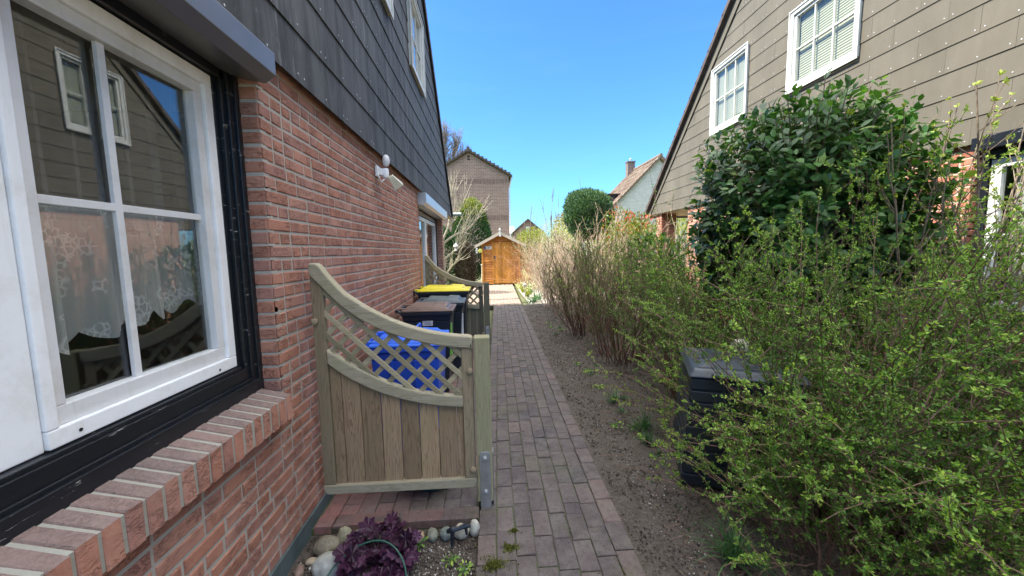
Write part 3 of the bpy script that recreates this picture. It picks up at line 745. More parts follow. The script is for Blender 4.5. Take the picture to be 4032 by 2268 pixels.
# rowlock sill of bricks on edge
mb = MB(); y = -1.24; r = np.random.default_rng(3)
while y < 1.88:
    wd = .0625; mb.t = float(r.random()); mb.m = 0; c = .004
    ya, yb = y + .0075, y + wd - .0045; j = r.normal(0, .002, 4)
    P_ = [(-1.15, .902), (-.996 + j[0], .866 + j[1]), (-.996 + j[2], .752 + j[3]), (-1.15, .76)]
    mb.prism([(x_, z_) for x_, z_ in P_][::-1], 1, ya, yb) if False else None
    vs = []; 
    for yy, ins in ((ya, c), (ya + c, 0), (yb - c, 0), (yb, c)):
        vs += [(P_[0][0], yy, P_[0][1] - ins), (P_[1][0] - ins, yy, P_[1][1] - ins), (P_[2][0] - ins, yy, P_[2][1]), (P_[3][0], yy, P_[3][1])]
    fs = [(0, 1, 2, 3), (15, 14, 13, 12)]
    for k in range(3):
        for q in range(4): fs.append((k * 4 + q, (k + 1) * 4 + q, (k + 1) * 4 + (q + 1) % 4, k * 4 + (q + 1) % 4))
    mb.add(vs, fs)
    for q in (2, 6, 10): mb.M[len(mb.M) - 14 + q] = 2
    y += wd
mb.m = 1; mb.prism([(-1.15, .8975), (-1.0005, .8625), (-1.0005, .7535), (-1.15, .762)], 1, -1.24, y - .004)
silly = y
mb.build('window_sill', [M_brickL, mortar_mat('sill_mortar', (.37, .36, .31)), brick_mat('weathered_sill_brick', [(.165, .125, .11), (.225, .16, .14), (.19, .145, .13), (.25, .17, .145)], .35)], lh)
# roller shutter box over the window
def shutter_box(parent, y0, y1, z0, z1, xf, xb, mat, nm='shutter_box'):
    m = MB(); m.prism([(xb, z0 + .03), (xf - .05, z0), (xf, z0 + .035), (xf, z1), (xb, z1)], 1, y0, y1); o = m.build(nm, mat, parent, bevel=.003)
    return o
shutter_box(lh, -1.3, 1.905, 2.345, 2.478, -.965, -1.17, M_alu)
shutter_box(lh, 5.90, 8.80, 2.27, 2.455, -.93, -1.2, M_aluW)
# patio window further along
m = MB(); m.box(-1.26, -1.18, 8.72, 8.84, 0, 2.27); m.box(-1.26, -1.18, 5.99, 6.05, 0, 2.27); m.box(-1.26, -1.18, 6.05, 8.72, 2.20, 2.27); m.box(-1.26, -1.18, 6.05, 8.72, .0, .08)
pw = m.build('patio_window', M_black, lh, bevel=.004)
for (a, b) in ((6.06, 7.35), (7.37, 8.70)):
    m = MB(); ring(m, -1.25, -1.195, a, b, .09, 2.19, .07); m.build('sash', M_white, pw, bevel=.004)
    m = MB(); m.box(-1.235, -1.23, a + .06, b - .06, .15, 2.13); m.build('pane', M_glass, pw)
fixp(lh)

# curtains behind the near window (hang freely: own things)
def curtain(name, x, y0, y1, z0, z1, mat, scal, label, cat_, amp=.022, fr=38, seed=1, out=1):
    r = np.random.default_rng(seed); ny, nz = 160, 24; ph = np.cumsum(r.normal(0, .35, ny + 1)) * .5
    V = []; 
    for i in range(ny + 1):
        u = i / ny; y = y0 + (y1 - y0) * u
        sc_ = z0 - scal * abs(math.sin(u * math.pi * 6.5 + .8 * math.sin(u * 9))) * .8 + scal * 1.6 * (u - .3)
        for j in range(nz + 1):
            v = j / nz; z = sc_ + (z1 - sc_) * v
            V.append((x + out * amp * math.sin(fr * y + ph[i]) * (1.1 - .4 * v) + out * .3 * amp * math.sin(fr * 2.3 * y + 1), y, z))
    idx = np.arange((ny + 1) * (nz + 1)).reshape(ny + 1, nz + 1)
    F = np.stack([idx[:-1, :-1], idx[1:, :-1], idx[1:, 1:], idx[:-1, 1:]], -1).reshape(-1, 4)
    o = npmesh(name, V, F, mat, smooth=True); tag(o, label, cat_); return o
ct = curtain('lace_curtain', -1.33, 1.10, 1.80, 1.315, 1.735, M_sheer, .06, 'sheer white lace half curtain with scalloped hem behind the near left window', 'curtain')
curtain('net_curtain', -1.42, .2, 1.95, 1.66, 2.5, M_sheer2, .0, 'thin pleated net curtain across the upper panes of the near left window', 'curtain', .03, 55, 4)

# security light on the wall
sl = empty('security_light', (WX + .002, 3.78, 2.33), 0, 'white outdoor floodlight with motion sensor fixed to the brick wall under the cladding', 'wall light')
sl.scale = (.82, .82, .82)
m = MB(); m.box(.002, .03, -.055, .055, -.06, .06); m.box(.03, .075, -.03, .05, -.045, .035); m.build('mount', M_white, sl, bevel=.006)
m = MB(); m.lathe([(.005, -.06), (.030, -.055), (.036, -.03), (.036, .035), (.030, .05)], (.10, .03, -.01), 16); m.build('joint', M_white, sl, True)
m = MB(); m.lathe([(.004, -.055), (.028, -.045), (.040, -.015), (.042, .02), (.034, .055), (.018, .075), (.003, .08)], (.115, .015, .115), 18); o = m.build('sensor_head', M_sash, sl, True)
m = MB(); q = .028; Q = .062
m.hexa([(-Q, -Q, -.16), (Q, -Q, -.16), (Q, Q, -.16), (-Q, Q, -.16), (-q, -q, 0), (q, -q, 0), (q, q, 0), (-q, q, 0)])
o = m.build('lamp_head', dull('cream_plastic', (.62, .58, .42), .45, .1, 10, 0), sl, bevel=.006); o.location = (.14, .08, -.035); o.rotation_euler = (R(26), R(-34), 0)
m = MB(); m.tube([(.03, -.05, -.03), (.05, -.06, -.09), (.06, -.02, -.12), (.09, .02, -.08)], .005, 6); m.build('cable', M_white, sl, True)

# ================================================================== RIGHT HOUSE
RX = 4.56
rh = empty('brick_house', (4.56, 4, 0), 0, 'sunlit brick house with olive brown cladding gable and two small white upper windows', 'house')
RYV, RZV, RS, RYR = 10.62, 2.46, .96, 4.0
brickwall(rh, lambda u, z, d: (RX + .0045 - d, u, z), 3.38, 8.5, .06, 2.5, [], M_brickR, M_mortR, seed=21)
brickwall(rh, lambda u, z, d: (RX + u, 3.38 - d * 1., z), .0125, .22, .06, 2.5, [], M_brickR, M_mortR, 'window_return', seed=22, back=-.0 + .05, relief=.004)
brickwall(rh, lambda u, z, d: (RX + .0045 - d, u, z), -2.6, .3, .06, 2.5, [], M_brickR, M_mortR, 'wall', seed=23)
brickwall(rh, lambda u, z, d: (RX + .0045 - d, u, z), .3, 3.37, .06, .85, [], M_brickR, M_mortR, 'wall', seed=24)
# porch pillar at the corner
def pil(u, z, d): return (4.60 - .009 + 0, u, z)
brickwall(rh, lambda u, z, d: (4.58 - d, u, z), 9.86, 10.16, .0, 2.45, [], M_brickR, M_mortR, 'pillar', seed=25)
brickwall(rh, lambda u, z, d: (4.58 + u, 9.86 - d, z), .012, .40, .0, 2.45, [], M_brickR, M_mortR, 'pillar', seed=26)
mb = MB(); mb.box(4.60, 4.97, 9.88, 10.16, 0, 2.44); mb.build('pillar_core', M_mortR, rh)
mb = MB(); mb.box(4.66, 15, 8.4, 8.5, -.1, 2.45); mb.box(15, 15.1, -2.6, 8.5, -.1, 2.5); mb.box(4.66, 15, -2.6, -2.5, -.1, 2.5)
for xx in ((4.605, 4.70), (14.9, 15.0)): mb.prism([(-2.55, 2.49), (10.5, 2.49), (4, 2.49 + .96 * 6.5)], 0, *xx)
mb.box(5.5, 5.6, .2, 3.5, 0, 2.4)
mb.build('inner_shell', M_dark, rh)
mb = MB(); mb.box(4.53, 15, 8.4, 10.55, 2.44, 2.475); mb.box(4.66, 15, -2.5, 8.4, 2.50, 2.54); mb.build('soffit', M_soffit, rh)
g = [(RS, 1, RZV + RS * RYV - .12), (-RS, 1, RZV + RS * RYV - .12 - 2 * RS * RYR)]
UR = [(4.54, 5.60, 3.80, 4.90), (6.53, 7.55, 3.78, 4.98)]
cladding(rh, 4.52, -1, 2.45, .2475, g, UR, M_cladR, 'cladding', plen=.51, seed=8, yhi=10.65, offs=.26, zmax=8.8)
roof(rh, 4.40, 15.2, RYV + .0, RZV + .02, RS, RYR, 4.50, -1, M_cladR, .20, .004)
for (a, b, c, d) in UR: upper_window(rh, 4.52, -1, a, b, c, d)
# terrace door seen through the porch, and the big window at the frame's edge
m = MB(); m.box(4.62, 4.70, 3.30, 3.36, .85, 2.38); m.box(4.62, 4.70, .32, 3.30, 2.30, 2.38); m.box(4.62, 4.70, .32, 3.30, .85, .92); m.box(4.50, 4.72, .3, 3.36, 2.381, 2.499)
bw = m.build('window', M_black, rh, bevel=.003)
for (a, b) in ((2.35, 3.29), (1.4, 2.33), (.34, 1.38)):
    m = MB(); ring(m, 4.63, 4.68, a, b, .93, 2.29, .075); m.build('sash', M_whiteW, bw, bevel=.003)
    m = MB(); m.box(4.655, 4.66, a + .07, b - .07, 1.0, 2.22); m.build('pane', M_glass, bw)
    m = MB(); m.box(4.64, 4.652, (a + b) / 2 - .011, (a + b) / 2 + .011, 1.0, 2.22); m.box(4.641, 4.651, a + .07, b - .07, 1.6, 1.62); m.build('glazing_bars', M_whiteW, bw)
m = MB(); m.box(4.60, 4.66, 8.501, 8.55, 0, 2.43); m.build('corner_post', M_whiteW, rh)
for k, (a, b) in enumerate(((4.75, 5.7), (5.75, 6.7))):
    m = MB(); m.box(a, a + .08, 8.505, 8.56, .05, 2.3); m.box(b - .08, b, 8.505, 8.56, .05, 2.3); m.box(a + .08, b - .08, 8.505, 8.56, 2.2, 2.3); m.box(a + .08, b - .08, 8.505, 8.56, .05, .15)
    d_ = m.build('terrace_door', M_whiteW, rh, bevel=.003); m = MB(); m.box(a + .08, b - .08, 8.52, 8.525, .15, 2.2); m.build('pane', M_glass, d_)
fixp(rh)
curtain('net_curtain', 4.78, .5, 3.22, .95, 2.35, M_curtR, .0, 'gathered cream curtain in the large window at the right edge', 'curtain', .04, 30, 9, -1)

# ================================================================== FENCE PANELS
def interp(P, x): return float(np.interp(x, [p[0] for p in P], [p[1] for p in P]))
tu = [(-1.012, 1.500), (-.985, 1.506), (-.961, 1.496), (-.928, 1.446), (-.88, 1.385), (-.833, 1.330), (-.719, 1.248), (-.65, 1.208), (-.574, 1.168), (-.5, 1.137), (-.432, 1.113), (-.35, 1.090), (-.281, 1.076), (-.2, 1.064), (-.127, 1.058), (-.112, 1.05)]
tl = [(-1.012, 1.437), (-.945, 1.364), (-.89, 1.300), (-.838, 1.247), (-.78, 1.202), (-.731, 1.167), (-.66, 1.126), (-.585, 1.091), (-.51, 1.063), (-.435, 1.040), (-.36, 1.020), (-.284, 1.005), (-.2, .992), (-.112, .985)]
lu = [(-.95, 1.007), (-.857, .940), (-.8, .903), (-.741, .869), (-.68, .833), (-.623, .803), (-.55, .772), (-.487, .750), (-.41, .730), (-.333, .715), (-.25, .703), (-.175, .696)]
ll = [(-.95, .925), (-.89, .872), (-.826, .826), (-.716, .764), (-.64, .729), (-.566, .702), (-.49, .678), (-.414, .659), (-.297, .638), (-.175, .626)]
def fence_panel(label, stain=None):
    th = empty('trellis_fence', (-.56, 2.21, 0), 0, label, 'fence panel', 'arched trellis fence panels beside the path')
    th_y = 0
    def X(x): return x + .56
    for a, b, zt in ((-1.014, -.948, None), (-.178, -.113, None)):
        m = MB(); m.t = float(rng.random())
        if a < -1: m.prism([(X(a), .178), (X(b), .178), (X(b), interp(tl, b) + .02), (X(a), interp(tl, a) + .02)], 1, -.022, .022)
        else: m.prism([(X(a), .178), (X(b), .178), (X(b), .988), (X(a), .992)], 1, -.022, .022)
        m.build('stile', M_wStile, th, bevel=.005)
    xs = np.concatenate([[-1.012, -.995, -.975], np.linspace(-.955, -.135, 34), [-.12, -.112]])
    m = MB(); m.t = .7
    up_ = [(X(x), interp(tu, x)) for x in xs]; lo_ = [(X(x), interp(tl, x)) for x in xs]
    for k in range(len(xs) - 1):
        m.prism([lo_[k], lo_[k + 1], up_[k + 1], up_[k]], 1, -.032, .032)
    def strip(uu, ll_, y0, y1, nm, mat):
        n = len(uu); V = []
        for (ux, uz), (lx, lz) in zip(uu, ll_): V += [(lx, y0, lz), (ux, y0, uz), (ux, y1, uz), (lx, y1, lz)]
        F = []
        for k in range(n - 1):
            for q in range(4): F.append((k * 4 + q, k * 4 + (q + 1) % 4, (k + 1) * 4 + (q + 1) % 4, (k + 1) * 4 + q))
        F += [(3, 2, 1, 0), tuple((n - 1) * 4 + q for q in range(4))]
        mm = MB(); mm.t = .7; mm.add(V, F); o = mm.build(nm, mat, th, True, bevel=.009, seg=3); return o
    strip(up_, lo_, -.036, .034, 'top_rail', M_wRail)
    xs2 = np.linspace(-.948, -.178, 30)
    strip([(X(x), interp(lu, x)) for x in xs2], [(X(x), interp(ll, x)) for x in xs2], -.030, .020, 'arched_rail', M_wRail)
    m = MB(); m.t = .75; m.prism([(X(-1.018), .150), (X(-.995), .122), (X(-.13), .116), (X(-.107), .142), (X(-.107), .177), (X(-1.018), .179)], 1, -.026, .026); m.build('bottom_rail', M_wRail, th, bevel=.006)
    js = [-.948, -.884, -.778, -.663, -.551, -.442, -.329, -.219, -.178]; m = MB()
    for k in range(len(js) - 1):
        a, b = js[k] + .002, js[k + 1] - .002; m.t = [.35, .55, .25, .75, .15, .9, .45, .6][k]
        n = 4; pts = [(X(a), .172), (X(b), .172)] + [(X(b + (a - b) * i / n), .5 * (interp(lu, b + (a - b) * i / n) + interp(ll, b + (a - b) * i / n))) for i in range(n + 1)]
        m.prism(pts, 1, -.006 + .001 * k % 2, .010)
    m.build('boards', M_wBoard, th, bevel=.003)
    m = MB()
    def slat(f, y0, y1, hw):
        xs_ = np.linspace(-.955, -.172, 240); run = []
        for x in xs_:
            z = f(x); ok = interp(lu, max(x, -.95)) - .02 < z < interp(tl, x) + .02
            if ok: run.append((x, z))
        if len(run) < 3: return
        (x0, z0), (x1, z1) = run[0], run[-1]; dx, dz = x1 - x0, z1 - z0; L = math.hypot(dx, dz); nx, nz = -dz / L * hw, dx / L * hw
        m.t = float(rng.random()); m.prism([(X(x0 + nx), z0 + nz), (X(x0 - nx), z0 - nz), (X(x1 - nx), z1 - nz), (X(x1 + nx), z1 + nz)], 1, y0, y1)
    for c in (.15, .277, .403, .507, .637, .765): slat(lambda x: c - x * .99, -.017, -.008, .0145)
    for c in (2.19, 2.05, 1.925, 1.79, 1.665, 1.54, 1.415, 1.29, 1.165, 1.04, .915): slat(lambda x: c + x * 1.02, -.0075, .0015, .0145)
    m.build('lattice', M_wSlat, th, bevel=.002)
    for x, z in ((-1.000, 1.171), (-.131, .849), (-.128, .235)):
        m = MB(); m.lathe([(.019, -.023), (.019, -.036), (.014, -.040), (.003, -.041)], (X(x), 0, z), 14, 1); m.build('screw_cover', M_wStile, th, True)
    return th
def fence_post(label):
    th = empty('fence_post', (-.058, 2.21, 0), 0, label, 'fence post', 'square wooden fence posts beside the path')
    m = MB(); m.t = .6; m.box(-.046, .047, -.045, .045, .035, 1.050); m.build('post', M_wPost, th, bevel=.006)
    m = MB(); m.prism([(-.030, -.05), (.034, -.05), (.034, .340), (.024, .355), (-.020, .355), (-.030, .340)], 1, -.0515, -.0455); m.box(.048, .0535, -.03, .03, -.05, .34)
    br = m.build('bracket', dull('galvanised_steel', (.42, .43, .43), .38, .2, 14, .1, .001, .5, .7), th, bevel=.0015)
    for z in (.318, .105):
        m = MB(); m.lathe([(.014, -.0515), (.014, -.054), (.0095, -.0545), (.009, -.062), (.004, -.065)], (.002, 0, z), 12, 1); m.build('bolt', M_aluW, br, True)
    return th
fence_panel('nearer weathered trellis fence panel with swooping top between the brick wall and the mossy post')
fence_post('nearer square wooden fence post with galvanised bracket at the edge of the path')
f2 = fence_panel('farther grey trellis fence panel behind the yellow lidded bin'); f2.location.y = 6.05
p2 = fence_post('farther grey square fence post beside the path past the bins'); p2.location.y = 6.05
for o in list(f2.children) + [c for c in p2.children if c.name.startswith('post')]:
    me = o.data
    if o.name.startswith(('boards', 'stile', 'post')): me.materials[0] = M_wFar

# ================================================================== BINS
def plastic(name, c, rough=.42):
    return dull(name, c, rough, .12, 5, .06, .001, .5)
P_blue, P_bluelid = plastic('blue_plastic', (.012, .075, .55)), plastic('blue_lid_plastic', (.03, .13, .66), .38)
P_blk, P_brown, P_grey, P_yel = plastic('black_plastic', (.014, .018, .026)), plastic('brown_plastic', (.16, .10, .075)), plastic('grey_green_plastic', (.075, .095, .105)), plastic('yellow_plastic', (.72, .60, .02), .4)
M_stick = dull('paper_label', (.62, .64, .66), .5, .06, 30, 0); M_ink = dull('label_ink', (.08, .09, .12), .6, .1, 30, 0); M_greenst = dull('green_sticker', (.20, .50, .08), .5, .05, 20, 0)
def bin_(name, label, x0, y0, wdt, dep, h, body, lid, rot=0, handle=False, sticker=None, stripe=None, tilt=0.):
    """x0 = back (towards the wall), y0 = side facing the camera"""
    th = empty(name, (x0, y0, .002), rot, label, 'wheelie bin', 'wheeled rubbish bins in a row along the brick wall')
    t = .86; zr = h * .93
    m = MB(); bx0, bx1 = dep * .14, dep * .88; by0, by1 = wdt * .10, wdt * .90
    m.hexa([(bx0, by0, .03), (bx1, by0, .03), (bx1, by1, .03), (bx0, by1, .03), (dep * .05, .03, zr - .10), (dep * .955, .03, zr - .10), (dep * .955, wdt - .03, zr - .10), (dep * .05, wdt - .03, zr - .10)])
    m.hexa([(dep * .045, .024, zr - .10), (dep * .96, .024, zr - .10), (dep * .96, wdt - .024, zr - .10), (dep * .045, wdt - .024, zr - .10), (dep * .035, .016, zr - .04), (dep * .97, .016, zr - .04), (dep * .97, wdt - .016, zr - .04), (dep * .035, wdt - .016, zr - .04)])
    m.box(dep * .02, dep * 1.0, 0, wdt, zr - .040, zr)            # rim
    m.box(dep * .30, dep * .34, .012, .05, zr * .35, zr - .10); m.box(dep * .62, dep * .66, .012, .05, zr * .35, zr - .10)
    b = m.build('body', body, th, bevel=.010, seg=3)
    m = MB(); z = zr + .002; L = dep
    m.hexa([(.01, -.006, z), (L * 1.02, -.006, z), (L * 1.02, wdt + .006, z), (.01, wdt + .006, z), (.02, .0, z + .022), (L * 1.005, .0, z + .016), (L * 1.005, wdt, z + .016), (.02, wdt, z + .022)])
    m.hexa([(.05, .035, z + .020), (L * .93, .035, z + .016), (L * .93, wdt - .035, z + .016), (.05, wdt - .035, z + .020), (.10, .075, z + .062), (L * .86, .075, z + .044), (L * .86, wdt - .075, z + .044), (.10, wdt - .075, z + .062)])
    m.hexa([(L * .60, .10, z + .045), (L * .90, .10, z + .040), (L * .90, wdt - .10, z + .040), (L * .60, wdt - .10, z + .045), (L * .64, .13, z + .070), (L * .87, .13, z + .062), (L * .87, wdt - .13, z + .062), (L * .64, wdt - .13, z + .070)])
    for yy in (.06, wdt - .11): m.box(-.035, .05, yy, yy + .05, z - .01, z + .035)
    ld = m.build('lid', lid, th, bevel=.009, seg=3)
    m = MB(); m.tube([(-.035, .02, zr + .012), (-.035, wdt - .02, zr + .012)], .016, 10)
    for yy in (.05, wdt - .05): m.tube([(.03, yy, zr - .03), (-.035, yy, zr + .012)], .014, 8)
    m.build('grab_bar', body, th, True)
    if handle:
        m = MB(); m.tube([(L * .62, .17, z + .05), (L * .62, .17, z + .105), (L * .62, .19, z + .115), (L * .62, wdt - .19, z + .115), (L * .62, wdt - .17, z + .105), (L * .62, wdt - .17, z + .05)], .008, 8)
        m.build('lid_handle', lid, ld, True)
    for yy in (wdt * .04, wdt * .96 - .045):
        m = MB(); m.lathe([(.03, yy), (.095, yy), (.10, yy + .008), (.10, yy + .037), (.095, yy + .045), (.03, yy + .045)], (dep * .12, 0, .10), 22, 1); m.build('wheel', M_dark, th, True)
    if sticker:
        m = MB(); fx = dep * .52; zc = zr - .150
        yb = lambda zz: .03 + (wdt * .10 - .03) * (1 - (zz - .03) / (zr - .13)) - .003
        m.m = 0; m.hexa([(fx - .055, yb(zc) - .001, zc), (fx + .055, yb(zc) - .001, zc), (fx + .055, yb(zc) + .003, zc), (fx - .055, yb(zc) + .003, zc), (fx - .055, yb(zc + .055) - .001, zc + .055), (fx + .055, yb(zc + .055) - .001, zc + .055), (fx + .055, yb(zc + .055) + .003, zc + .055), (fx - .055, yb(zc + .055) + .003, zc + .055)])
        m.m = 1
        for k, (a, c) in enumerate(((-.045, .045), (-.03, .035), (-.045, .03))):
            zz = zc + .012 + k * .014; m.box(fx + a, fx + c, yb(zz) - .0025, yb(zz) - .0012, zz, zz + .0045)
        m.build('sticker', [M_stick, M_ink], th)
    if stripe:
        m = MB(); m.box(dep * .955 - .03, dep * .962 + .002, .06, .14, zr * .45, zr - .14); o = m.build('stripe_sticker', M_greenst if stripe == 'g' else M_stick, th); o.rotation_euler = (0, R(0), 0)
    return th
bin_('wheelie_bin', 'bright blue wheelie bin seen through the trellis of the nearer fence panel', -.92, 2.76, .52, .55, .920, P_blue, P_bluelid, handle=True)
bin_('wheelie_bin', 'black wheelie bin with brown lid and white sticker on its side', -.955, 3.98, .48, .55, .990, P_blk, P_brown, sticker=True, stripe='g')
bin_('wheelie_bin', 'black wheelie bin with dark grey lid between the brown lidded and the yellow lidded bin', -.875, 4.58, .48, .55, .990, P_blk, P_grey, stripe='w')
bin_('wheelie_bin', 'large black wheelie bin with bright yellow lid, last in the row', -1.02, 5.24, .58, .72, 1.075, P_blk, P_yel)
# dark green pot behind the gate
th = empty('flower_pot', (-.42, 2.47, 0), 0, 'dark green round plastic pot whose base shows under the nearer fence panel', 'pot')
m = MB(); m.lathe([(.10, .002), (.135, .01), (.165, .26), (.178, .262), (.178, .29), (.165, .29), (.155, .25), (.02, .24)], (0, 0, 0), 28); m.build('pot', plastic('dark_green_plastic', (.012, .055, .04)), th, True)
m = MB(); m.lathe([(.155, .235), (.1, .25), (.02, .252)], (0, 0, 0), 20); m.build('potting_soil', M_soil, th, True)

# compost bin inside the bush
cb = empty('compost_bin', (1.68, 2.44, .0), R(-22), 'black tapered plastic compost bin half hidden in the budding shrub', 'compost bin')
m = MB(); w0, w1 = .37, .315; n = 9
for i in range(n):
    a = i / n; b = (i + .86) / n; c = (i + 1) / n; wa = w0 + (w1 - w0) * a; wb = w0 + (w1 - w0) * b; wc = w0 + (w1 - w0) * c; za, zb_, zc = .02 + .70 * a, .02 + .70 * b, .02 + .70 * c
    m.hexa([(-wa, -wa * .93, za), (wa, -wa * .93, za), (wa, wa * .93, za), (-wa, wa * .93, za), (-wb, -wb * .93, zb_), (wb, -wb * .93, zb_), (wb, wb * .93, zb_), (-wb, wb * .93, zb_)])
    wb -= .010; wc -= .010
    m.hexa([(-wb, -wb * .93, zb_), (wb, -wb * .93, zb_), (wb, wb * .93, zb_), (-wb, wb * .93, zb_), (-wc, -wc * .93, zc), (wc, -wc * .93, zc), (wc, wc * .93, zc), (-wc, wc * .93, zc)])
m.build('body', P_blk, cb, bevel=.006)
P_cbl = plastic('worn_black_plastic', (.055, .065, .085), .33)
m = MB(); m.hexa([(-.335, -.315, .722), (.335, -.315, .722), (.335, .315, .722), (-.335, .315, .722), (-.30, -.28, .775), (.30, -.28, .775), (.30, .28, .775), (-.30, .28, .775)])
m.hexa([(-.27, -.25, .7755), (.27, -.25, .7755), (.27, .25, .7755), (-.27, .25, .7755), (-.18, -.16, .80), (.18, -.16, .80), (.18, .16, .80), (-.18, .16, .80)])
m.box(-.20, -.05, -.335, -.29, .728, .762); m.build('lid', P_cbl, cb, bevel=.012, seg=3)
m = MB(); m.lathe([(.02, -.045), (.055, -.03), (.06, 0), (.045, .035), (.01, .048)], (0, 0, 0), 16)
o = m.build('pale_stone', dull('pale_stone', (.55, .52, .42), .8, .15, 8, .3, .004), None, True); o.location = (1.78, 2.55, .842); tag(o, 'pale rounded stone lying on the lid of the compost bin', 'stone')

# ================================================================== STONES, BED
def stone(i, x, y, sx, sy, sz, c, label, rz=0, z=None):
    from mathutils import noise as mn
    bm = bmesh.new(); bmesh.ops.create_icosphere(bm, subdivisions=4, radius=1)
    for v in bm.verts:
        p = v.co.copy(); k = 1 + .13 * mn.noise(p * 1.1 + Vector((i * 7.3, 1, 2))) + .05 * mn.noise(p * 2.6 + Vector((i * 3.1, 5, 2)))
        v.co = Vector((p.x * sx * k, p.y * sy * k, p.z * sz * k))
    me = bpy.data.meshes.new('stone'); bm.to_mesh(me); bm.free(); me.polygons.foreach_set('use_smooth', [True] * len(me.polygons))
    t = NT('stone_surface'); n1 = t.noise(14 + i, 5, .65); n2 = t.noise(120, 4, .7)
    b = t.mix(t.ramp(n1, [(.35, 0.), (.7, 1.)]), tuple(v * .62 for v in c), tuple(min(.8, v * 1.15) for v in c)); b = t.mix(t.ramp(n2, [(.5, 0.), (.8, .5)]), b, (.42, .40, .36))
    if i % 3 == 0: b = t.mix(t.ramp(t.noise(30, 4, .7, None, 1.), [(.60, 0.), (.66, .6)]), b, (.50, .49, .44))
    t.bump(t.math('ADD', n1, n2), .35, .004); me.materials.append(t.fin(b, .75, .35))
    o = bpy.data.objects.new('stone', me); COL.objects.link(o); o.location = (x, y, (sz * .62 - .035) if z is None else z); o.rotation_euler = (0, 0, rz)
    tag(o, label, 'stone', 'round stones edging the small planting bed')
S = [(-.905, 1.935, .066, .05, .052, (.24, .21, .15), 'large olive brown stone at the left corner of the bed, beside the wall'),
     (-.828, 1.985, .042, .036, .062, (.34, .32, .22), 'upright mottled beige stone touching the edge of the red paving'),
     (-.845, 1.80, .074, .062, .058, (.40, .41, .38), 'biggest pale speckled stone at the left edge of the bed'),
     (-.742, 1.968, .060, .05, .052, (.16, .16, .12), 'dark green grey stone half behind the purple plant'),
     (-.64, 1.995, .048, .03, .036, (.20, .19, .14), 'dull dark stone behind the purple leaves'),
     (-.497, 1.985, .034, .03, .034, (.42, .33, .22), 'pale stone with a brown patch just right of the purple plant'),
     (-.425, 1.975, .028, .027, .032, (.43, .32, .19), 'sandy orange stone behind the small green weed'),
     (-.353, 1.982, .033, .03, .036, (.24, .24, .18), 'olive speckled stone between the orange and the blue grey stone'),
     (-.278, 1.982, .036, .03, .036, (.20, .23, .21), 'smooth blue grey stone in the middle of the row'),
     (-.195, 1.985, .044, .036, .042, (.48, .44, .34), 'cream stone with the dark peg in front of it'),
     (-.120, 2.0, .030, .032, .050, (.50, .49, .42), 'white upright stone at the path end of the row'),
     (-.955, 1.86, .030, .020, .018, (.42, .34, .24), 'small flat beige stone left of the biggest stone'),
     (-.985, 1.80, .022, .04, .02, (.24, .16, .13), 'narrow reddish pebble against the base of the wall'),
     (-.972, 1.735, .028, .024, .024, (.26, .20, .17), 'small brown pebble below the narrow reddish one'),
     (-.905, 1.70, .045, .035, .035, (.26, .28, .20), 'mossy green stone at the lower left edge of the picture')]
for i, (x, y, sx, sy, sz, c, lab) in enumerate(S): stone(i + 1, x, y, sx, sy, sz, c, lab, rng.uniform(-.4, .4))
m = MB(); m.tube([(-.262, 1.925, .045), (-.235, 1.915, .062), (-.205, 1.925, .058), (-.165, 1.93, .068), (-.14, 1.935, .060)], [.012, .016, .011, .014, .008], 8); m.tube([(-.235, 1.915, .06), (-.24, 1.91, -.03)], [.013, .008], 7); m.tube([(-.165, 1.93, .066), (-.16, 1.925, .02)], [.012, .006], 7)
tag(m.build('ground_peg', P_blk, None, True), 'dark plastic ground peg lying across the cream stone', 'peg')
pts = [(-.845, 1.60, -.03), (-.825, 1.683, .0), (-.776, 1.748, .055), (-.681, 1.789, .105), (-.582, 1.789, .125), (-.501, 1.757, .11), (-.444, 1.704, .06), (-.426, 1.651, -.0), (-.42, 1.60, -.05)]
m = MB()
dense = []
for k in range(len(pts) - 1):
    p0, p1, p2_, p3 = [Vector(pts[max(0, min(len(pts) - 1, k + q))]) for q in (-1, 0, 1, 2)]
    for s_ in range(6):
        t_ = s_ / 6; dense.append(.5 * ((2 * p1) + (-p0 + p2_) * t_ + (2 * p0 - 5 * p1 + 4 * p2_ - p3) * t_ * t_ + (-p0 + 3 * p1 - 3 * p2_ + p3) * t_ ** 3))
m.tube(dense, .0042, 8); tag(m.build('garden_wire', plastic('green_coated_wire', (.02, .09, .065), .5), None, True), 'thin green coated wire hoop arching over the purple plant', 'wire hoop')

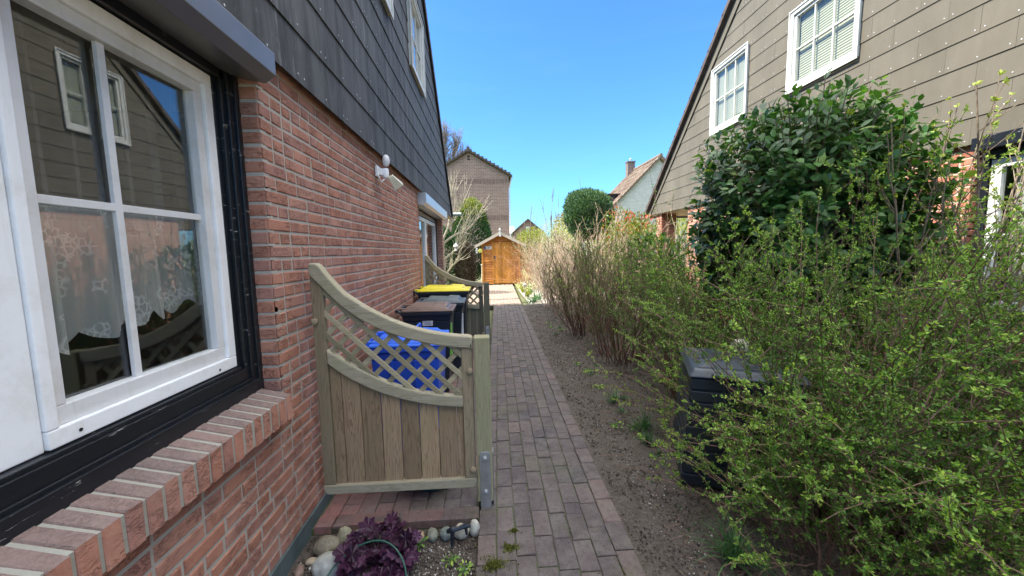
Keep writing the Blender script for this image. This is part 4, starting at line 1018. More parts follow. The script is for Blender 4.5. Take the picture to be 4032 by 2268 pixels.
# heuchera
def lobed(n=7):
    V = [(0, 0, 0)]; k = n * 4
    for i in range(k + 1):
        a = math.pi * (-.5 + .06) + (2 * math.pi - .12 * math.pi) * i / k; r_ = .5 * (1 + .20 * math.cos(a * n + math.pi)) * (1 + .05 * math.sin(a * 3 * n)); V.append((r_ * math.cos(a), .45 + r_ * math.sin(a), .05 * math.sin(a * n) + .10 * r_))
    V[0] = (0, .42, -.03)
    F = [[0, i, i + 1] for i in range(1, k + 1)]
    return np.array(V, float), np.array(F)
HL = lobed()
def rosette(name, x, y, label, cat_, n, rad, h, size, mat, tmpl, seed, stem=None, z=-.03, flat=.35, nm='leaves'):
    r = np.random.default_rng(seed); th = empty(name, (x, y, z), 0, label, cat_)
    a = r.uniform(0, 2 * np.pi, n); rr = rad * np.sqrt(r.random(n)); pos = np.stack([rr * np.cos(a), rr * np.sin(a), h * (.35 + .75 * r.random(n)) * (1 - .35 * rr / rad)], 1)
    f = np.stack([np.cos(a), np.sin(a), r.normal(-.05, flat, n)], 1) + r.normal(0, .35, (n, 3)); nr = np.stack([r.normal(0, .3, n), r.normal(-.35, .3, n), np.ones(n)], 1)
    V, F = stamp(*tmpl, pos, f, size * r.uniform(.6, 1.2, n), r, nr); npmesh(nm, V, F, mat, tint=np.repeat(np.clip(r.normal(.5, .25, n), 0, 1), len(tmpl[1])), parent=th)
    st = np.zeros((n, 3)) + r.normal(0, .012, (n, 3)); P = np.stack([st, (st + pos) / 2 + [0, 0, .01], pos], 1); V, F = tubes(P, np.full(n, .0022), np.full(n, .0014)); npmesh('stems', V, F, stem or mat, tint=np.full(len(F), .3), parent=th); return th
rosette('purple_coral_bells', -.60, 1.83, 'dark purple ruffled leaf plant in the stone edged bed', 'plant', 90, .165, .14, .078, M_heuch, HL, 4)
def weed(x, y, label, s=1., n=10, seed=1, mat=None):
    return rosette('small_weed', x, y, label, 'weed', n, .03 * s, .035 * s, .028 * s, mat or M_spir, LEAFQ, seed, z=-.025)
weed(-.42, 1.905, 'tiny bright green weed in front of the sandy orange stone', 1.1, 12, 3)
weed(-.235, 1.80, 'small green seedling on bare soil right of the purple plant', 1., 12, 5)
weed(-.16, 1.74, 'ragged green weed near the path edge of the small bed', .9, 18, 6)

def moss(x, y, n, rad, label, seed):
    r = np.random.default_rng(seed); a = r.uniform(0, 6.28, n); q = rad * np.abs(r.normal(0, .6, n)) * (1 + .5 * np.sin(3 * a + seed)); pos = np.stack([q * np.cos(a) * 1.2, q * np.sin(a) * .8, r.random(n) * .006], 1)
    V, F = stamp(*KITE, pos, r.normal(0, .6, (n, 3)) + [0, 0, .8], r.uniform(.008, .016, n), r); o = npmesh('moss_cushion', V, F, M_moss, tint=r.random(n)); o.location = (x, y, .0); tag(o, label, 'moss')
moss(.068, 1.83, 500, .03, 'round olive moss cushion on the path beside the small bed', 1)
moss(-.015, 1.73, 800, .045, 'larger ragged moss cushion in the path joint at the bottom edge', 2)
moss(.10, 1.95, 200, .02, 'tiny moss tuft on the dark pavers right of the post bracket', 3)
# moss in the joints, stuff
r = np.random.default_rng(40); n = 5200; yy = 1.2 + 10 * r.random(n) ** 1.4; colx = r.choice(np.arange(0, 9), n, p=[.17, .05, .05, .05, .05, .08, .18, .25, .12]); xx = pathx(yy) + colx * cw - .003 + r.normal(0, .004 + .008 * (colx > 5), n)
keep = (np.sin(yy * 3.1 + colx * 2.) + np.sin(yy * 7.7 + colx) + r.normal(0, .5, n)) > .35; xx, yy = xx[keep], yy[keep]; n = len(xx)
V, F = stamp(*KITE, np.stack([xx, yy, np.full(n, -.004)], 1), r.normal(0, .5, (n, 3)) + [0, 0, .7], r.uniform(.006, .014, n), r)
tag(npmesh('joint_moss', V, F, M_moss, tint=r.random(n)), 'moss growing in the joints of the path paving', 'moss', kind='stuff')
# crumbs of soil and white grit on the bed
def pebbles(name, n, reg, s0, s1, mat, label, kind='stuff', seed=1, z=0.):
    r = np.random.default_rng(seed); bm = bmesh.new(); bmesh.ops.create_icosphere(bm, subdivisions=1, radius=1); tv = np.array([v.co for v in bm.verts]); tf = np.array([[v.index for v in f.verts] for f in bm.faces]); bm.free()
    x, y = reg(r, n); s_ = r.uniform(s0, s1, n) ** 1.; pos = np.stack([x, y, np.full(n, z)], 1) if not callable(z) else np.stack([x, y, z(x, y)], 1)
    sc3 = r.uniform(.6, 1.3, (n, 1, 3)); V = pos[:, None] + tv[None] * sc3 * s_[:, None, None] * (1 + r.normal(0, .12, (n, len(tv), 1))); F = tf[None] + (np.arange(n) * len(tv))[:, None, None]
    o = npmesh(name, V.reshape(-1, 3), F.reshape(-1, 3), mat, tint=np.repeat(r.random(n), len(tf))); tag(o, label, 'grit', kind=kind); return o
t = NT('grit_stone'); M_grit = t.fin(t.ramp(t.tint(), [(0., (.10, .09, .08)), (.6, (.30, .28, .25)), (1., (.62, .60, .56))]), .8, .3)
t = NT('soil_crumb'); M_crumb = t.fin(t.ramp(t.tint(), [(0., (.045, .036, .029)), (1., (.13, .108, .088))]), .95, .1)
zs = lambda x, y: -.018 + .05 * np.clip(x - .95 - .02 * y, 0, 1) + .004
pebbles('white_grit', 800, lambda r, n: (lambda y: (.86 + .022 * y + np.abs(r.normal(0, .16, n)), y))(1.3 + 5 * r.random(n) ** 1.3), .0015, .0055, M_grit, 'pale grit scattered over the dark soil along the path', seed=2, z=zs)
pebbles('soil_crumbs', 11000, lambda r, n: (lambda y: (.70 + .022 * y + 1.2 * r.random(n) ** 1.2, y))(1.2 + 9.3 * r.random(n) ** 1.5), .0015, .0075, M_crumb, 'loose crumbs of dark soil beside the path', seed=3, z=zs)
pebbles('bed_grit', 2600, lambda r, n: (-1.03 + .92 * r.random(n), 1.2 + .75 * r.random(n)), .0015, .007, M_grit, 'gravelly grit in the small bed', seed=4, z=-.045)
pebbles('bed_crumbs', 3500, lambda r, n: (-1.03 + .92 * r.random(n), 1.2 + .85 * r.random(n)), .003, .010, M_crumb, 'crumbs of dark soil in the small bed', seed=5, z=-.043)

# grass tufts, leafy ground plants
def tuft(x, y, label, n=60, L=(.12, .30), seed=1, mat=None, wd=.005, name='grass_tuft', lean=(5, 60), cat_='grass', group=None, z=0., fl=None):
    r = np.random.default_rng(seed); a = r.uniform(0, 2 * np.pi, n); le = np.radians(r.uniform(*lean, n)); d = np.stack([np.sin(le) * np.cos(a), np.sin(le) * np.sin(a), np.cos(le)], 1)
    P = grow(r, r.normal(0, .02, (n, 3)) * [1, 1, 0], d, r.uniform(*L, n), 7, .45, .05); side = unit(np.cross(d, [0, 0, 1.]) + 1e-3)[:, None, :]; k = np.linspace(1, .08, 7)[None, :, None] * wd
    A = P + side * k; B = P - side * k; V = np.stack([A, B], 2).reshape(-1, 3); i = np.arange(n * 14).reshape(n, 7, 2)
    F = np.stack([i[:, :-1, 0], i[:, :-1, 1], i[:, 1:, 1], i[:, 1:, 0]], -1).reshape(-1, 4); V[:, 2] = np.maximum(V[:, 2], .003)
    o = npmesh(name, V, F, mat or M_grass, tint=np.repeat(np.clip(r.normal(.5, .3, n), 0, 1), 6)); o.location = (x, y, z); tag(o, label, cat_, group); return o
tuft(1.17, 1.66, 'large dark green grass tuft at the bottom edge under the shrub', 90, (.14, .30), 1)
tuft(1.30, 3.05, 'blue green grass tuft on the soil left of the compost bin', 60, (.10, .24), 2)
tuft(1.22, 2.82, 'small blue green grass clump just in front of the compost bin', 45, (.08, .18), 3)
tuft(1.22, 3.65, 'low green grass tuft beside the second shrub', 50, (.08, .18), 4)
rr_ = np.random.default_rng(77)
for k in range(16):
    y = 2.6 + 6 * rr_.random(); x = 1.0 + .022 * y + .35 * rr_.random()
    rosette('ground_leaf_plant', x, y, 'low green weed rosette on the soil strip along the path', 'weed', 14, .05, .03, .035, M_spir if k % 2 else M_grass, LEAFQ, 100 + k, z=.0)['group'] = 'weed rosettes on the soil strip'

# ================================================================== GARDEN SHED
sh = empty('garden_shed', (.56, 17.95, -.02), R(-7), 'honey coloured wooden garden shed with gabled roof at the end of the path', 'shed')
hw = .88; ze = 1.93; za = 2.38; sl_ = (za - ze) / hw
m = MB(); r = np.random.default_rng(5)
z = .02
while z < za - .05:
    z1 = z + .118; t_ = float(r.random())
    for (a, b) in ((-hw, -.36), (.62, hw)) if z1 < 1.93 else ((-hw, hw),):
        lim = (za - z) / sl_; lim1 = (za - min(z1, za)) / sl_
        a0, b0 = max(a, -lim), min(b, lim); a1, b1 = max(a, -lim1), min(b, lim1)
        if b0 - a0 < .05: continue
        m.t = t_; m.hexa([(a0, -.022, z), (b0, -.022, z), (b0, .0, z), (a0, .0, z), (a1, -.004, z1 - .004), (b1, -.004, z1 - .004), (b1, .004, z1 - .004), (a1, .004, z1 - .004)])
    z = z1
for sx in (-1, 1):
    z = .02
    while z < ze:
        z1 = z + .118; m.t = float(r.random()); x = sx * hw
        m.hexa([(x - sx * .0, 0, z), (x + sx * .022, 0, z), (x + sx * .022, 1.9, z), (x, 1.9, z), (x - sx * .0, 0, z1 - .004), (x + sx * .006, 0, z1 - .004), (x + sx * .006, 1.9, z1 - .004), (x, 1.9, z1 - .004)][::1]); z = z1
m.build('wall', M_wShedH, sh)
m = MB(); m.t = .6
for sx in (-1, 1): m.box(sx * hw - .035, sx * hw + .035, -.04, -.0225, 0, ze - .02)
m.box(-.40, -.355, -.038, -.0225, .0, 1.93); m.box(.615, .66, -.038, -.0225, 0, 1.93); m.box(-.40, .66, -.040, -.0225, 1.93, 1.985); m.build('corner_trim', M_wShedV, sh, bevel=.004)
m = MB(); m.prism([(-hw + .01, .02), (hw - .01, .02), (hw - .01, ze), (0, za - .02), (-hw + .01, ze)], 1, .006, 1.88); m.build('inner_wall', M_dark, sh)
m = MB()
for k in range(9): m.t = float(r.random()); a = -.352 + k * .1075; m.box(a, a + .1045, -.030, -.012, .03, 1.925)
d_ = m.build('door', M_wShedV, sh, bevel=.003)
m = MB(); m.box(-.345, -.245, -.042, -.031, 1.20, 1.33); m.build('lock_plate', M_dark, d_, bevel=.004)
m = MB(); m.tube([(-.29, -.045, 1.25), (-.29, -.075, 1.25), (-.22, -.075, 1.25)], .01, 8); m.build('handle', M_aluW, d_, True)
m = MB(); th_ = .05
for sx in (-1, 1):
    m.hexa([(0, -.22, za + .03), (sx * 1.18, -.22, za + .03 - 1.18 * sl_), (sx * 1.18, 2.05, za + .03 - 1.18 * sl_), (0, 2.05, za + .03), (0, -.22, za + .03 + th_), (sx * 1.18, -.22, za + .03 + th_ - 1.18 * sl_), (sx * 1.18, 2.05, za + .03 + th_ - 1.18 * sl_), (0, 2.05, za + .03 + th_)])
m.build('roof', dull('green_grey_roofing_felt', (.16, .17, .13), .9, .2, 8, .3), sh)
m = MB(); m.t = .6
for sx in (-1, 1): m.hexa([(0, -.245, za - .05), (sx * 1.20, -.245, za - .05 - 1.2 * sl_), (sx * 1.20, -.222, za - .05 - 1.2 * sl_), (0, -.222, za - .05), (0, -.245, za + .09), (sx * 1.20, -.245, za + .09 - 1.2 * sl_), (sx * 1.20, -.222, za + .09 - 1.2 * sl_), (0, -.222, za + .09)])
m.build('barge_board', wood_mat('pale_barge_board', (.40, .33, .25), (.52, .45, .36), 0, 0, .7, knots=False), sh)
m = MB(); m.box(-.045, .045, -.262, -.247, za - .14, za + .10); m.lathe([(.02, 0), (.03, .02), (.055, .09), (.02, .13), (.012, .16), (.010, .17), (.004, .20)], (0, -.25, za + .09), 10)
m.build('finial', M_whiteW, sh)
# number plate and a bird box beside it
pl = MB(); pl.m = 0; pl.box(-.80, -.43, -.050, -.041, 1.66, 1.80); pl.m = 1; pl.box(-.79, -.70, -.053, -.0505, 1.67, 1.79); plo = pl.build('number_plate', [M_whiteW, dull('dark_blue_enamel', (.03, .06, .22), .4, .1, 8, 0)], sh)
cu = bpy.data.curves.new('digits', 'FONT'); cu.body = '41'; cu.size = .15; cu.extrude = .001; cu.align_x = 'CENTER'
tmp = bpy.data.objects.new('digits_tmp', cu); COL.objects.link(tmp); bpy.context.view_layer.update()
me = bpy.data.meshes.new_from_object(tmp.evaluated_get(bpy.context.evaluated_depsgraph_get())); bpy.data.objects.remove(tmp)
me.materials.clear(); me.materials.append(M_dark); dg = bpy.data.objects.new('digits', me); COL.objects.link(dg); dg.parent = plo; dg.location = (-.55, -.0525, 1.678); dg.rotation_euler = (R(90), 0, 0)
vane = empty('garden_ornament', (-.43, 17.86, 1.58), 0, 'small yellow green round ornament with white wing hanging at the shed corner', 'ornament')
m = MB(); m.lathe([(.01, -.05), (.09, -.045), (.10, 0), (.09, .045), (.03, .05)], (.03, 0, 0), 18, 1); m.build('disc', dull('lime_paint', (.50, .48, .10), .5, .1, 8, 0), vane, True)
m = MB(); m.box(-.17, -.10, -.02, .02, -.12, .12); m.box(-.20, -.07, -.02, .02, -.02, .04); m.box(-.10, -.04, -.012, .012, -.012, .012); m.build('wing', M_whiteW, vane, bevel=.008)
m = MB(); m.tube([(0, 0, 0), (.01, 0, .9)], [.025, .02], 10); m.lathe([(.03, .88), (.045, .93), (.02, .97)], (.01, 0, 0), 10); o = m.build('wooden_stake', dull('pale_stake', (.55, .47, .33), .8, .2, 8, .2), None, True); o.location = (-.36, 17.6, 0); tag(o, 'pale wooden stake standing at the left corner of the shed', 'stake')
gl = empty('solar_light', (1.12, 12.05, 0), 0, 'slim garden solar light on a stake among the flowers', 'garden light')
m = MB(); m.tube([(0, 0, 0), (0, 0, .36)], .010, 8); m.build('stake', M_aluW, gl, True)
m = MB(); m.lathe([(.02, .36), (.045, .40), (.05, .46), (.07, .465), (.065, .48), (.01, .495)], (0, 0, 0), 14); m.build('lamp_head', dull('pale_lamp_head', (.5, .47, .42), .4, .1, 8, 0), gl, True)

# ================================================================== FAR BUILDINGS
def facade_mat(name, c0, c1, cm, rowh=.075, bl=.22):
    t = NT(name); b = t.n('ShaderNodeTexBrick', None, Scale=1., Mortar_Size=.010, Brick_Width=bl, Row_Height=rowh)
    sx = t.n('ShaderNodeSeparateXYZ'); t.set(sx.inputs[0], t.co()); cx = t.n('ShaderNodeCombineXYZ'); t.set(cx.inputs[0], t.math('ADD', sx.outputs[0], sx.outputs[1])); t.set(cx.inputs[1], sx.outputs[2])
    t.set(b.inputs['Vector'], cx.outputs[0]); t.set(b.inputs['Color1'], c0); t.set(b.inputs['Color2'], c1); t.set(b.inputs['Mortar'], cm)
    base = t.mix(t.ramp(t.noise(.8, 5, .7), [(.4, 0.), (.7, .35)]), b.outputs[0], t.mix(1., b.outputs[0], (.7, .7, .7), 'MULTIPLY')); return t.fin(base, .9, .2)
M_f1 = facade_mat('far_brown_brick', (.22, .13, .10), (.29, .18, .14), (.40, .34, .28), .12, .36)
M_f2 = facade_mat('far_white_brick', (.44, .43, .38), (.52, .51, .46), (.34, .33, .30), .12, .34)
M_f3 = facade_mat('far_red_brick', (.22, .13, .10), (.28, .17, .13), (.3, .27, .24), .15, .4)
ab = empty('apartment_house', (-1.475, 32, 0), 0, 'tall windowless gable end of a brown brick house beyond the shed', 'house')
m = MB(); m.prism([(-3.25, 0), (3.25, 0), (3.25, 7.72), (0, 9.62), (-3.25, 7.72)], 1, 0, 12); m.build('wall', M_f1, ab)
m = MB()
for zc in (7.1, 4.12):
    k = -3.2
    while k < 3.15: m.box(k, k + .07, -.012, -.002, zc, zc + .40); k += .12
m.build('soldier_course', dull('dark_soldier_brick', (.16, .10, .08), .9, .3, 5, .1), ab)
m = MB()
for zc in (9.02, 9.24): m.box(-.1, .1, -.012, .0, zc, zc + .13)
m.build('vent', M_dark, ab)
m = MB(); sl2 = 1.9 / 3.25
for sx in (-1, 1):
    m.hexa([(0, -.25, 9.66), (sx * 3.55, -.25, 9.66 - 3.55 * sl2), (sx * 3.55, 12.3, 9.66 - 3.55 * sl2), (0, 12.3, 9.66), (0, -.25, 9.84), (sx * 3.55, -.25, 9.84 - 3.55 * sl2), (sx * 3.55, 12.3, 9.84 - 3.55 * sl2), (0, 12.3, 9.84)])
    for k in range(11):
        x = sx * (.15 + k * .31); m.t = float(r.random()); m.box(x - .15, x + .15, -.30, 0, 9.80 - abs(x) * sl2 - .06, 9.87 - abs(x) * sl2 + .02)
m.tube([(0, -.32, 9.9), (0, 12.3, 9.9)], .13, 10); m.build('roof', M_tile, ab)
m = MB(); m.tube([(3.50, -.1, 7.62), (3.50, 12, 7.62)], .08, 8); m.tube([(3.5, .0, 7.6), (3.32, .02, 6.7), (3.32, .02, 0)], .045, 8); m.build('downpipe', dull('pale_downpipe', (.5, .5, .5), .5, .1, 4, 0), ab, True)

wh = empty('pitched_roof_house', (16.4, 36, 0), 0, 'white brick house with steep brown tiled roof and dormer behind the right hand garden', 'house')
m = MB(); m.prism([(-5.3, 0), (5.3, 0), (5.3, 4.6), (0, 9.9), (-5.3, 4.6)], 1, 0, 7.2); m.build('wall', M_f2, wh)
m = MB(); n = 30
for sx in (-1, 1):
    m.hexa([(0, -.35, 10.0), (sx * 5.9, -.35, 4.1), (sx * 5.9, 7.5, 4.1), (0, 7.5, 10.0), (0, -.35, 10.2), (sx * 5.9, -.35, 4.3), (sx * 5.9, 7.5, 4.3), (0, 7.5, 10.2)])
    for k in range(20):
        a = k * .295; b = a + .34
        for j in range(13):
            y0 = -.42 + j * .62; m.t = float(r.random() * .9)
            m.hexa([(sx * a, y0, 10.2 - a), (sx * b, y0, 10.2 - b + .02), (sx * b, y0 + .58, 10.2 - b + .02), (sx * a, y0 + .58, 10.2 - a), (sx * a, y0, 10.23 - a), (sx * b, y0, 10.2 - b + .13), (sx * b, y0 + .58, 10.2 - b + .09), (sx * a, y0 + .58, 10.22 - a)])
m.tube([(0, -.4, 10.25), (0, 7.6, 10.25)], .15, 10)
t = NT('weathered_roof_tile'); ti = t.tint(); bs = t.ramp(ti, [(0., (.13, .09, .065)), (.5, (.20, .145, .105)), (1., (.27, .21, .155))]); bs = t.mix(t.ramp(t.noise(1.6, 6, .8), [(.58, 0.), (.68, .7)]), bs, (.46, .44, .38)); M_t2 = t.fin(bs, .9, .2)
m.build('roof', M_t2, wh)
m = MB(); m.box(-.75, .05, 6.2, 6.9, 8.6, 11.1); m.box(-.82, .12, 6.12, 6.98, 11.1, 11.2); m.build('chimney', dull('sooty_brick', (.16, .12, .10), .9, .3, 4, .2), wh)
m = MB(); m.lathe([(.12, 11.2), (.10, 11.4), (.16, 11.42), (.16, 11.5), (.02, 11.6)], (-.35, 6.55, 0), 10); m.build('chimney_cowl', M_aluW, wh, True)
m = MB(); m.box(-4.95, -3.0, 1.4, 4.6, 5.25, 6.82); dm = m.build('dormer', dull('dark_slate_cheek', (.05, .045, .055), .8, .2, 4, .1), wh)
m = MB(); m.box(-5.3, -3.2, 1.15, 4.85, 6.82, 6.95); m.build('dormer_roof', M_dark, dm)
m = MB(); m.box(-5.0, -4.951, 1.7, 4.3, 5.40, 6.5); m.box(-4.99, -4.6, 1.36, 1.399, 5.3, 6.7); dw = m.build('dormer_window', M_whiteW, dm)
m = MB(); m.box(-5.006, -5.001, 1.85, 2.9, 5.5, 6.4); m.box(-5.006, -5.001, 3.1, 4.15, 5.5, 6.4); m.build('pane', M_glass, dw)
m = MB(); m.box(.3, .45, -.01, 0, 7.9, 8.2); m.build('vent', M_dark, wh)

fh = empty('distant_house', (6.25, 60, 0), 0, 'tiny distant red brick gable just above the hedge', 'house')
m = MB(); m.prism([(-2.2, 0), (2.2, 0), (2.2, 4.5), (0, 6.3), (-2.2, 4.5)], 1, 0, 8); m.build('wall', M_f3, fh)
m = MB()
for sx in (-1, 1): m.hexa([(0, -.2, 6.3), (sx * 2.5, -.2, 4.2), (sx * 2.5, 8, 4.2), (0, 8, 6.3), (0, -.2, 6.55), (sx * 2.5, -.2, 4.45), (sx * 2.5, 8, 4.45), (0, 8, 6.55)])
m.build('roof', M_tile, fh)
m = MB(); m.box(-.35, .35, -.02, 0, 4.4, 5.3); f_ = m.build('window', M_whiteW, fh)
lb = empty('distant_building', (4.4, 62, 0), 0, 'low pale building with corrugated roof peeking out right of the brown brick gable', 'building')
m = MB(); m.box(-3.5, .15, 0, 8, 0, 4.2); m.build('wall', dull('pale_render', (.55, .48, .38), .9, .1, 1, 0), lb)
m = MB(); m.hexa([(-3.6, -.2, 4.2), (.2, -.2, 4.2), (.2, 8, 5.9), (-3.6, 8, 5.9), (-3.6, -.2, 4.35), (.2, -.2, 4.35), (.2, 8, 6.05), (-3.6, 8, 6.05)])
for k in range(24): m.box(-3.55 + k * .155, -3.50 + k * .155, -.22, 0, 4.22, 4.40)
m.build('roof', dull('pale_blue_roof_sheet', (.38, .50, .52), .6, .15, 2, 0, c2=(.55, .48, .33)), lb)

# ================================================================== PLANTS
G1 = 'budding shrubs along the right side of the path'
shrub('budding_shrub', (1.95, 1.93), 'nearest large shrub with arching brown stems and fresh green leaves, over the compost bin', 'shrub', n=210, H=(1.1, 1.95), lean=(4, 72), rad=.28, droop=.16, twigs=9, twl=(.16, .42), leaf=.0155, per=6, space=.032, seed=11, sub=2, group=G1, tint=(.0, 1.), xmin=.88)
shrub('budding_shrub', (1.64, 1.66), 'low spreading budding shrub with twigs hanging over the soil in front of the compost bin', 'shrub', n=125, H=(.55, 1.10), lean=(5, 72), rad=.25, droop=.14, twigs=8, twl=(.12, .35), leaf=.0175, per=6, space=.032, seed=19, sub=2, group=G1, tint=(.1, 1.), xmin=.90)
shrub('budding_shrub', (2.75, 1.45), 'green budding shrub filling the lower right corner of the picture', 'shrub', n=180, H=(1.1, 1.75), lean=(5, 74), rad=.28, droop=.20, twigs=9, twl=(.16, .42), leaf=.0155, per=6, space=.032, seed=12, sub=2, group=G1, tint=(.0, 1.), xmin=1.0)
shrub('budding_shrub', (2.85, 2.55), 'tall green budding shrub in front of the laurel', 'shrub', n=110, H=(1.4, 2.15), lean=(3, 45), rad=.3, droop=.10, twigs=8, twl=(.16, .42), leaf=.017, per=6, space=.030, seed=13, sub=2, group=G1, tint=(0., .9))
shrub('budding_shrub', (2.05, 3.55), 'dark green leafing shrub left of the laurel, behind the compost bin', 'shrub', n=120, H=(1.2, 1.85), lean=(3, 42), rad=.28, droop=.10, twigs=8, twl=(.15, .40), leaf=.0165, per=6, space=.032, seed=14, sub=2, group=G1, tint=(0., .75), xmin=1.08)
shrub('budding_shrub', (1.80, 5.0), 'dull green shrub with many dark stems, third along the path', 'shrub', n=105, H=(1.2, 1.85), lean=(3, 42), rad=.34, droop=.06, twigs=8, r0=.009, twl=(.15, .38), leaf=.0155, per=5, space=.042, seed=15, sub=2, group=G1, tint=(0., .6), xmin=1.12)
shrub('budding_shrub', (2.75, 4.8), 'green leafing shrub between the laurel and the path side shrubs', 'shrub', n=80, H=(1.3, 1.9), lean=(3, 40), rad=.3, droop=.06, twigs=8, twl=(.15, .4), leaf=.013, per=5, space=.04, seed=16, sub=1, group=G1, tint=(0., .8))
G2 = 'bare hedge shrubs beside the path'
hs = [(1.78, 6.7, .0145, 'sparsely leafed brown shrub, first of the almost bare ones beside the path', M_bark, M_spir, 1.85, .034),
      (1.85, 8.3, .012, 'dark stemmed hedge shrub with the first tiny leaves, standing in the shade line', M_bark2, M_spir, 2.05, .045),
      (1.75, 9.8, .011, 'dense bare hedge shrub with sunlit pinkish tips', M_bark2, M_peach, 2.0, .05),
      (2.6, 8.9, .014, 'pinkish bare shrub rising behind the hedge row in front of the round cypress', M_bark2, M_peach, 2.65, .05),
      (3.2, 7.6, .015, 'bare pink tipped shrub left of the brick porch pillar', M_bark2, M_spir, 2.35, .05),
      (1.95, 11.4, .014, 'pale straw coloured twiggy shrub behind the tulips', M_bark2, M_peach, 2.05, .04),
      (2.9, 11.0, .016, 'tangled sunlit shrub under the round cypress', M_bark2, M_yell, 2.3, .05),
      (2.0, 13.4, .016, 'fine twigged pale shrub right of the shed', M_barkP, M_peach, 2.1, .045)]
for i, (x, y, lf, lab, bk, ml, h, spc) in enumerate(hs):
    shrub('hedge_shrub', (x, y), lab, 'shrub', n=[90, 80, 66, 60, 60, 80, 70, 80][i], H=(h * .72, h * 1.05), lean=(2, 40), rad=.40, droop=.0, twigs=7, twl=(.15, .45), leaf=lf * 1.15, per=3 if i < 2 else 2, space=spc, seed=30 + i, sub=2, xmin=.90 + .025 * (y - 6), mbark=bk, mleaf=ml, r0=.0115, group=G2, wig=.19, tint=(0., 1.))
shrub('orange_twig_shrub', (1.60, 14.9), 'orange red twigged shrub overlapping the right side of the shed door', 'shrub', n=90, H=(1.4, 2.3), lean=(3, 42), rad=.3, droop=.12, twigs=9, twl=(.2, .5), leaf=0, seed=50, sub=2, mbark=M_barkR, r0=.007, wig=.2)
shrub('straw_shrub', (2.35, 15.6), 'tall straw yellow bare shrub beside the orange twigged one', 'shrub', n=80, H=(1.8, 2.6), lean=(2, 30), rad=.4, droop=.05, twigs=8, twl=(.2, .6), leaf=.02, per=3, space=.06, seed=51, sub=1, mbark=M_barkP, mleaf=M_yell, r0=.007)

# leafy crowns as clouds of many small leaves
def crown(name, c, rad, n, size, mat, label, cat_, seed=1, tmpl=KITE, upw=.5, trunk=None, shell=.55, lump=.18, mbark=None, tint=None, mat2=None, frac2=None, flatb=None, group=None, out=1., branches=60):
    """c = centre above the ground; trunk radius; parts: foliage, trunk, branches"""
    r = np.random.default_rng(seed); th = empty(name, (c[0], c[1], 0), 0, label, cat_, group); rad = np.array(rad, float)
    u = unit(r.normal(size=(n, 3))); q = shell + (1 - shell) * r.random(n) ** .6
    lk = unit(r.normal(size=(26, 3))); ls = r.uniform(-1, 1, 26); bump_ = sum(ls[k] * np.exp(-((u - lk[k]) ** 2).sum(1) * 7) for k in range(26))
    q = q * (1 + lump * bump_); pos = u * rad * q[:, None]; f = unit(u * out / rad * rad.mean() + r.normal(0, .5, (n, 3)) + [0, 0, upw]); pos[:, 2] += c[2]
    k = pos[:, 2] > .03; pos, f, u = pos[k], f[k], u[k]
    V, F = stamp(*tmpl, pos, f, size * r.uniform(.6, 1.25, len(pos)), r)
    ti = np.clip(r.normal(.45, .25, len(pos)) , 0, 1) if tint is None else tint(pos, u, r)
    mi = None
    if mat2 is not None: mi = np.repeat((frac2(pos, u, r)).astype(int), len(tmpl[1]))
    npmesh('foliage', V, F, [mat] + ([mat2] if mat2 else []), mi, np.repeat(ti, len(tmpl[1])), parent=th)
    tr = trunk or .05; m = MB(); m.tube([(0, 0, -.05), (.02, 0, c[2] * .5), (0, .02, c[2])], [tr, tr * .8, tr * .5], 10); m.build('trunk', mbark or M_barkG, th, True)
    st = np.zeros((branches, 3)); st[:, 2] = np.linspace(max(.1, c[2] - rad[2] * .8), c[2] + rad[2] * .2, branches); d = unit(r.normal(size=(branches, 3)) + [0, 0, .6])
    P = grow(r, st, d, np.full(branches, rad.mean() * .85), 6, 0, .12); V, F = tubes(P, np.full(branches, tr * .3), np.full(branches, tr * .06), 4); npmesh('branches', V, F, mbark or M_barkG, parent=th)
    return th

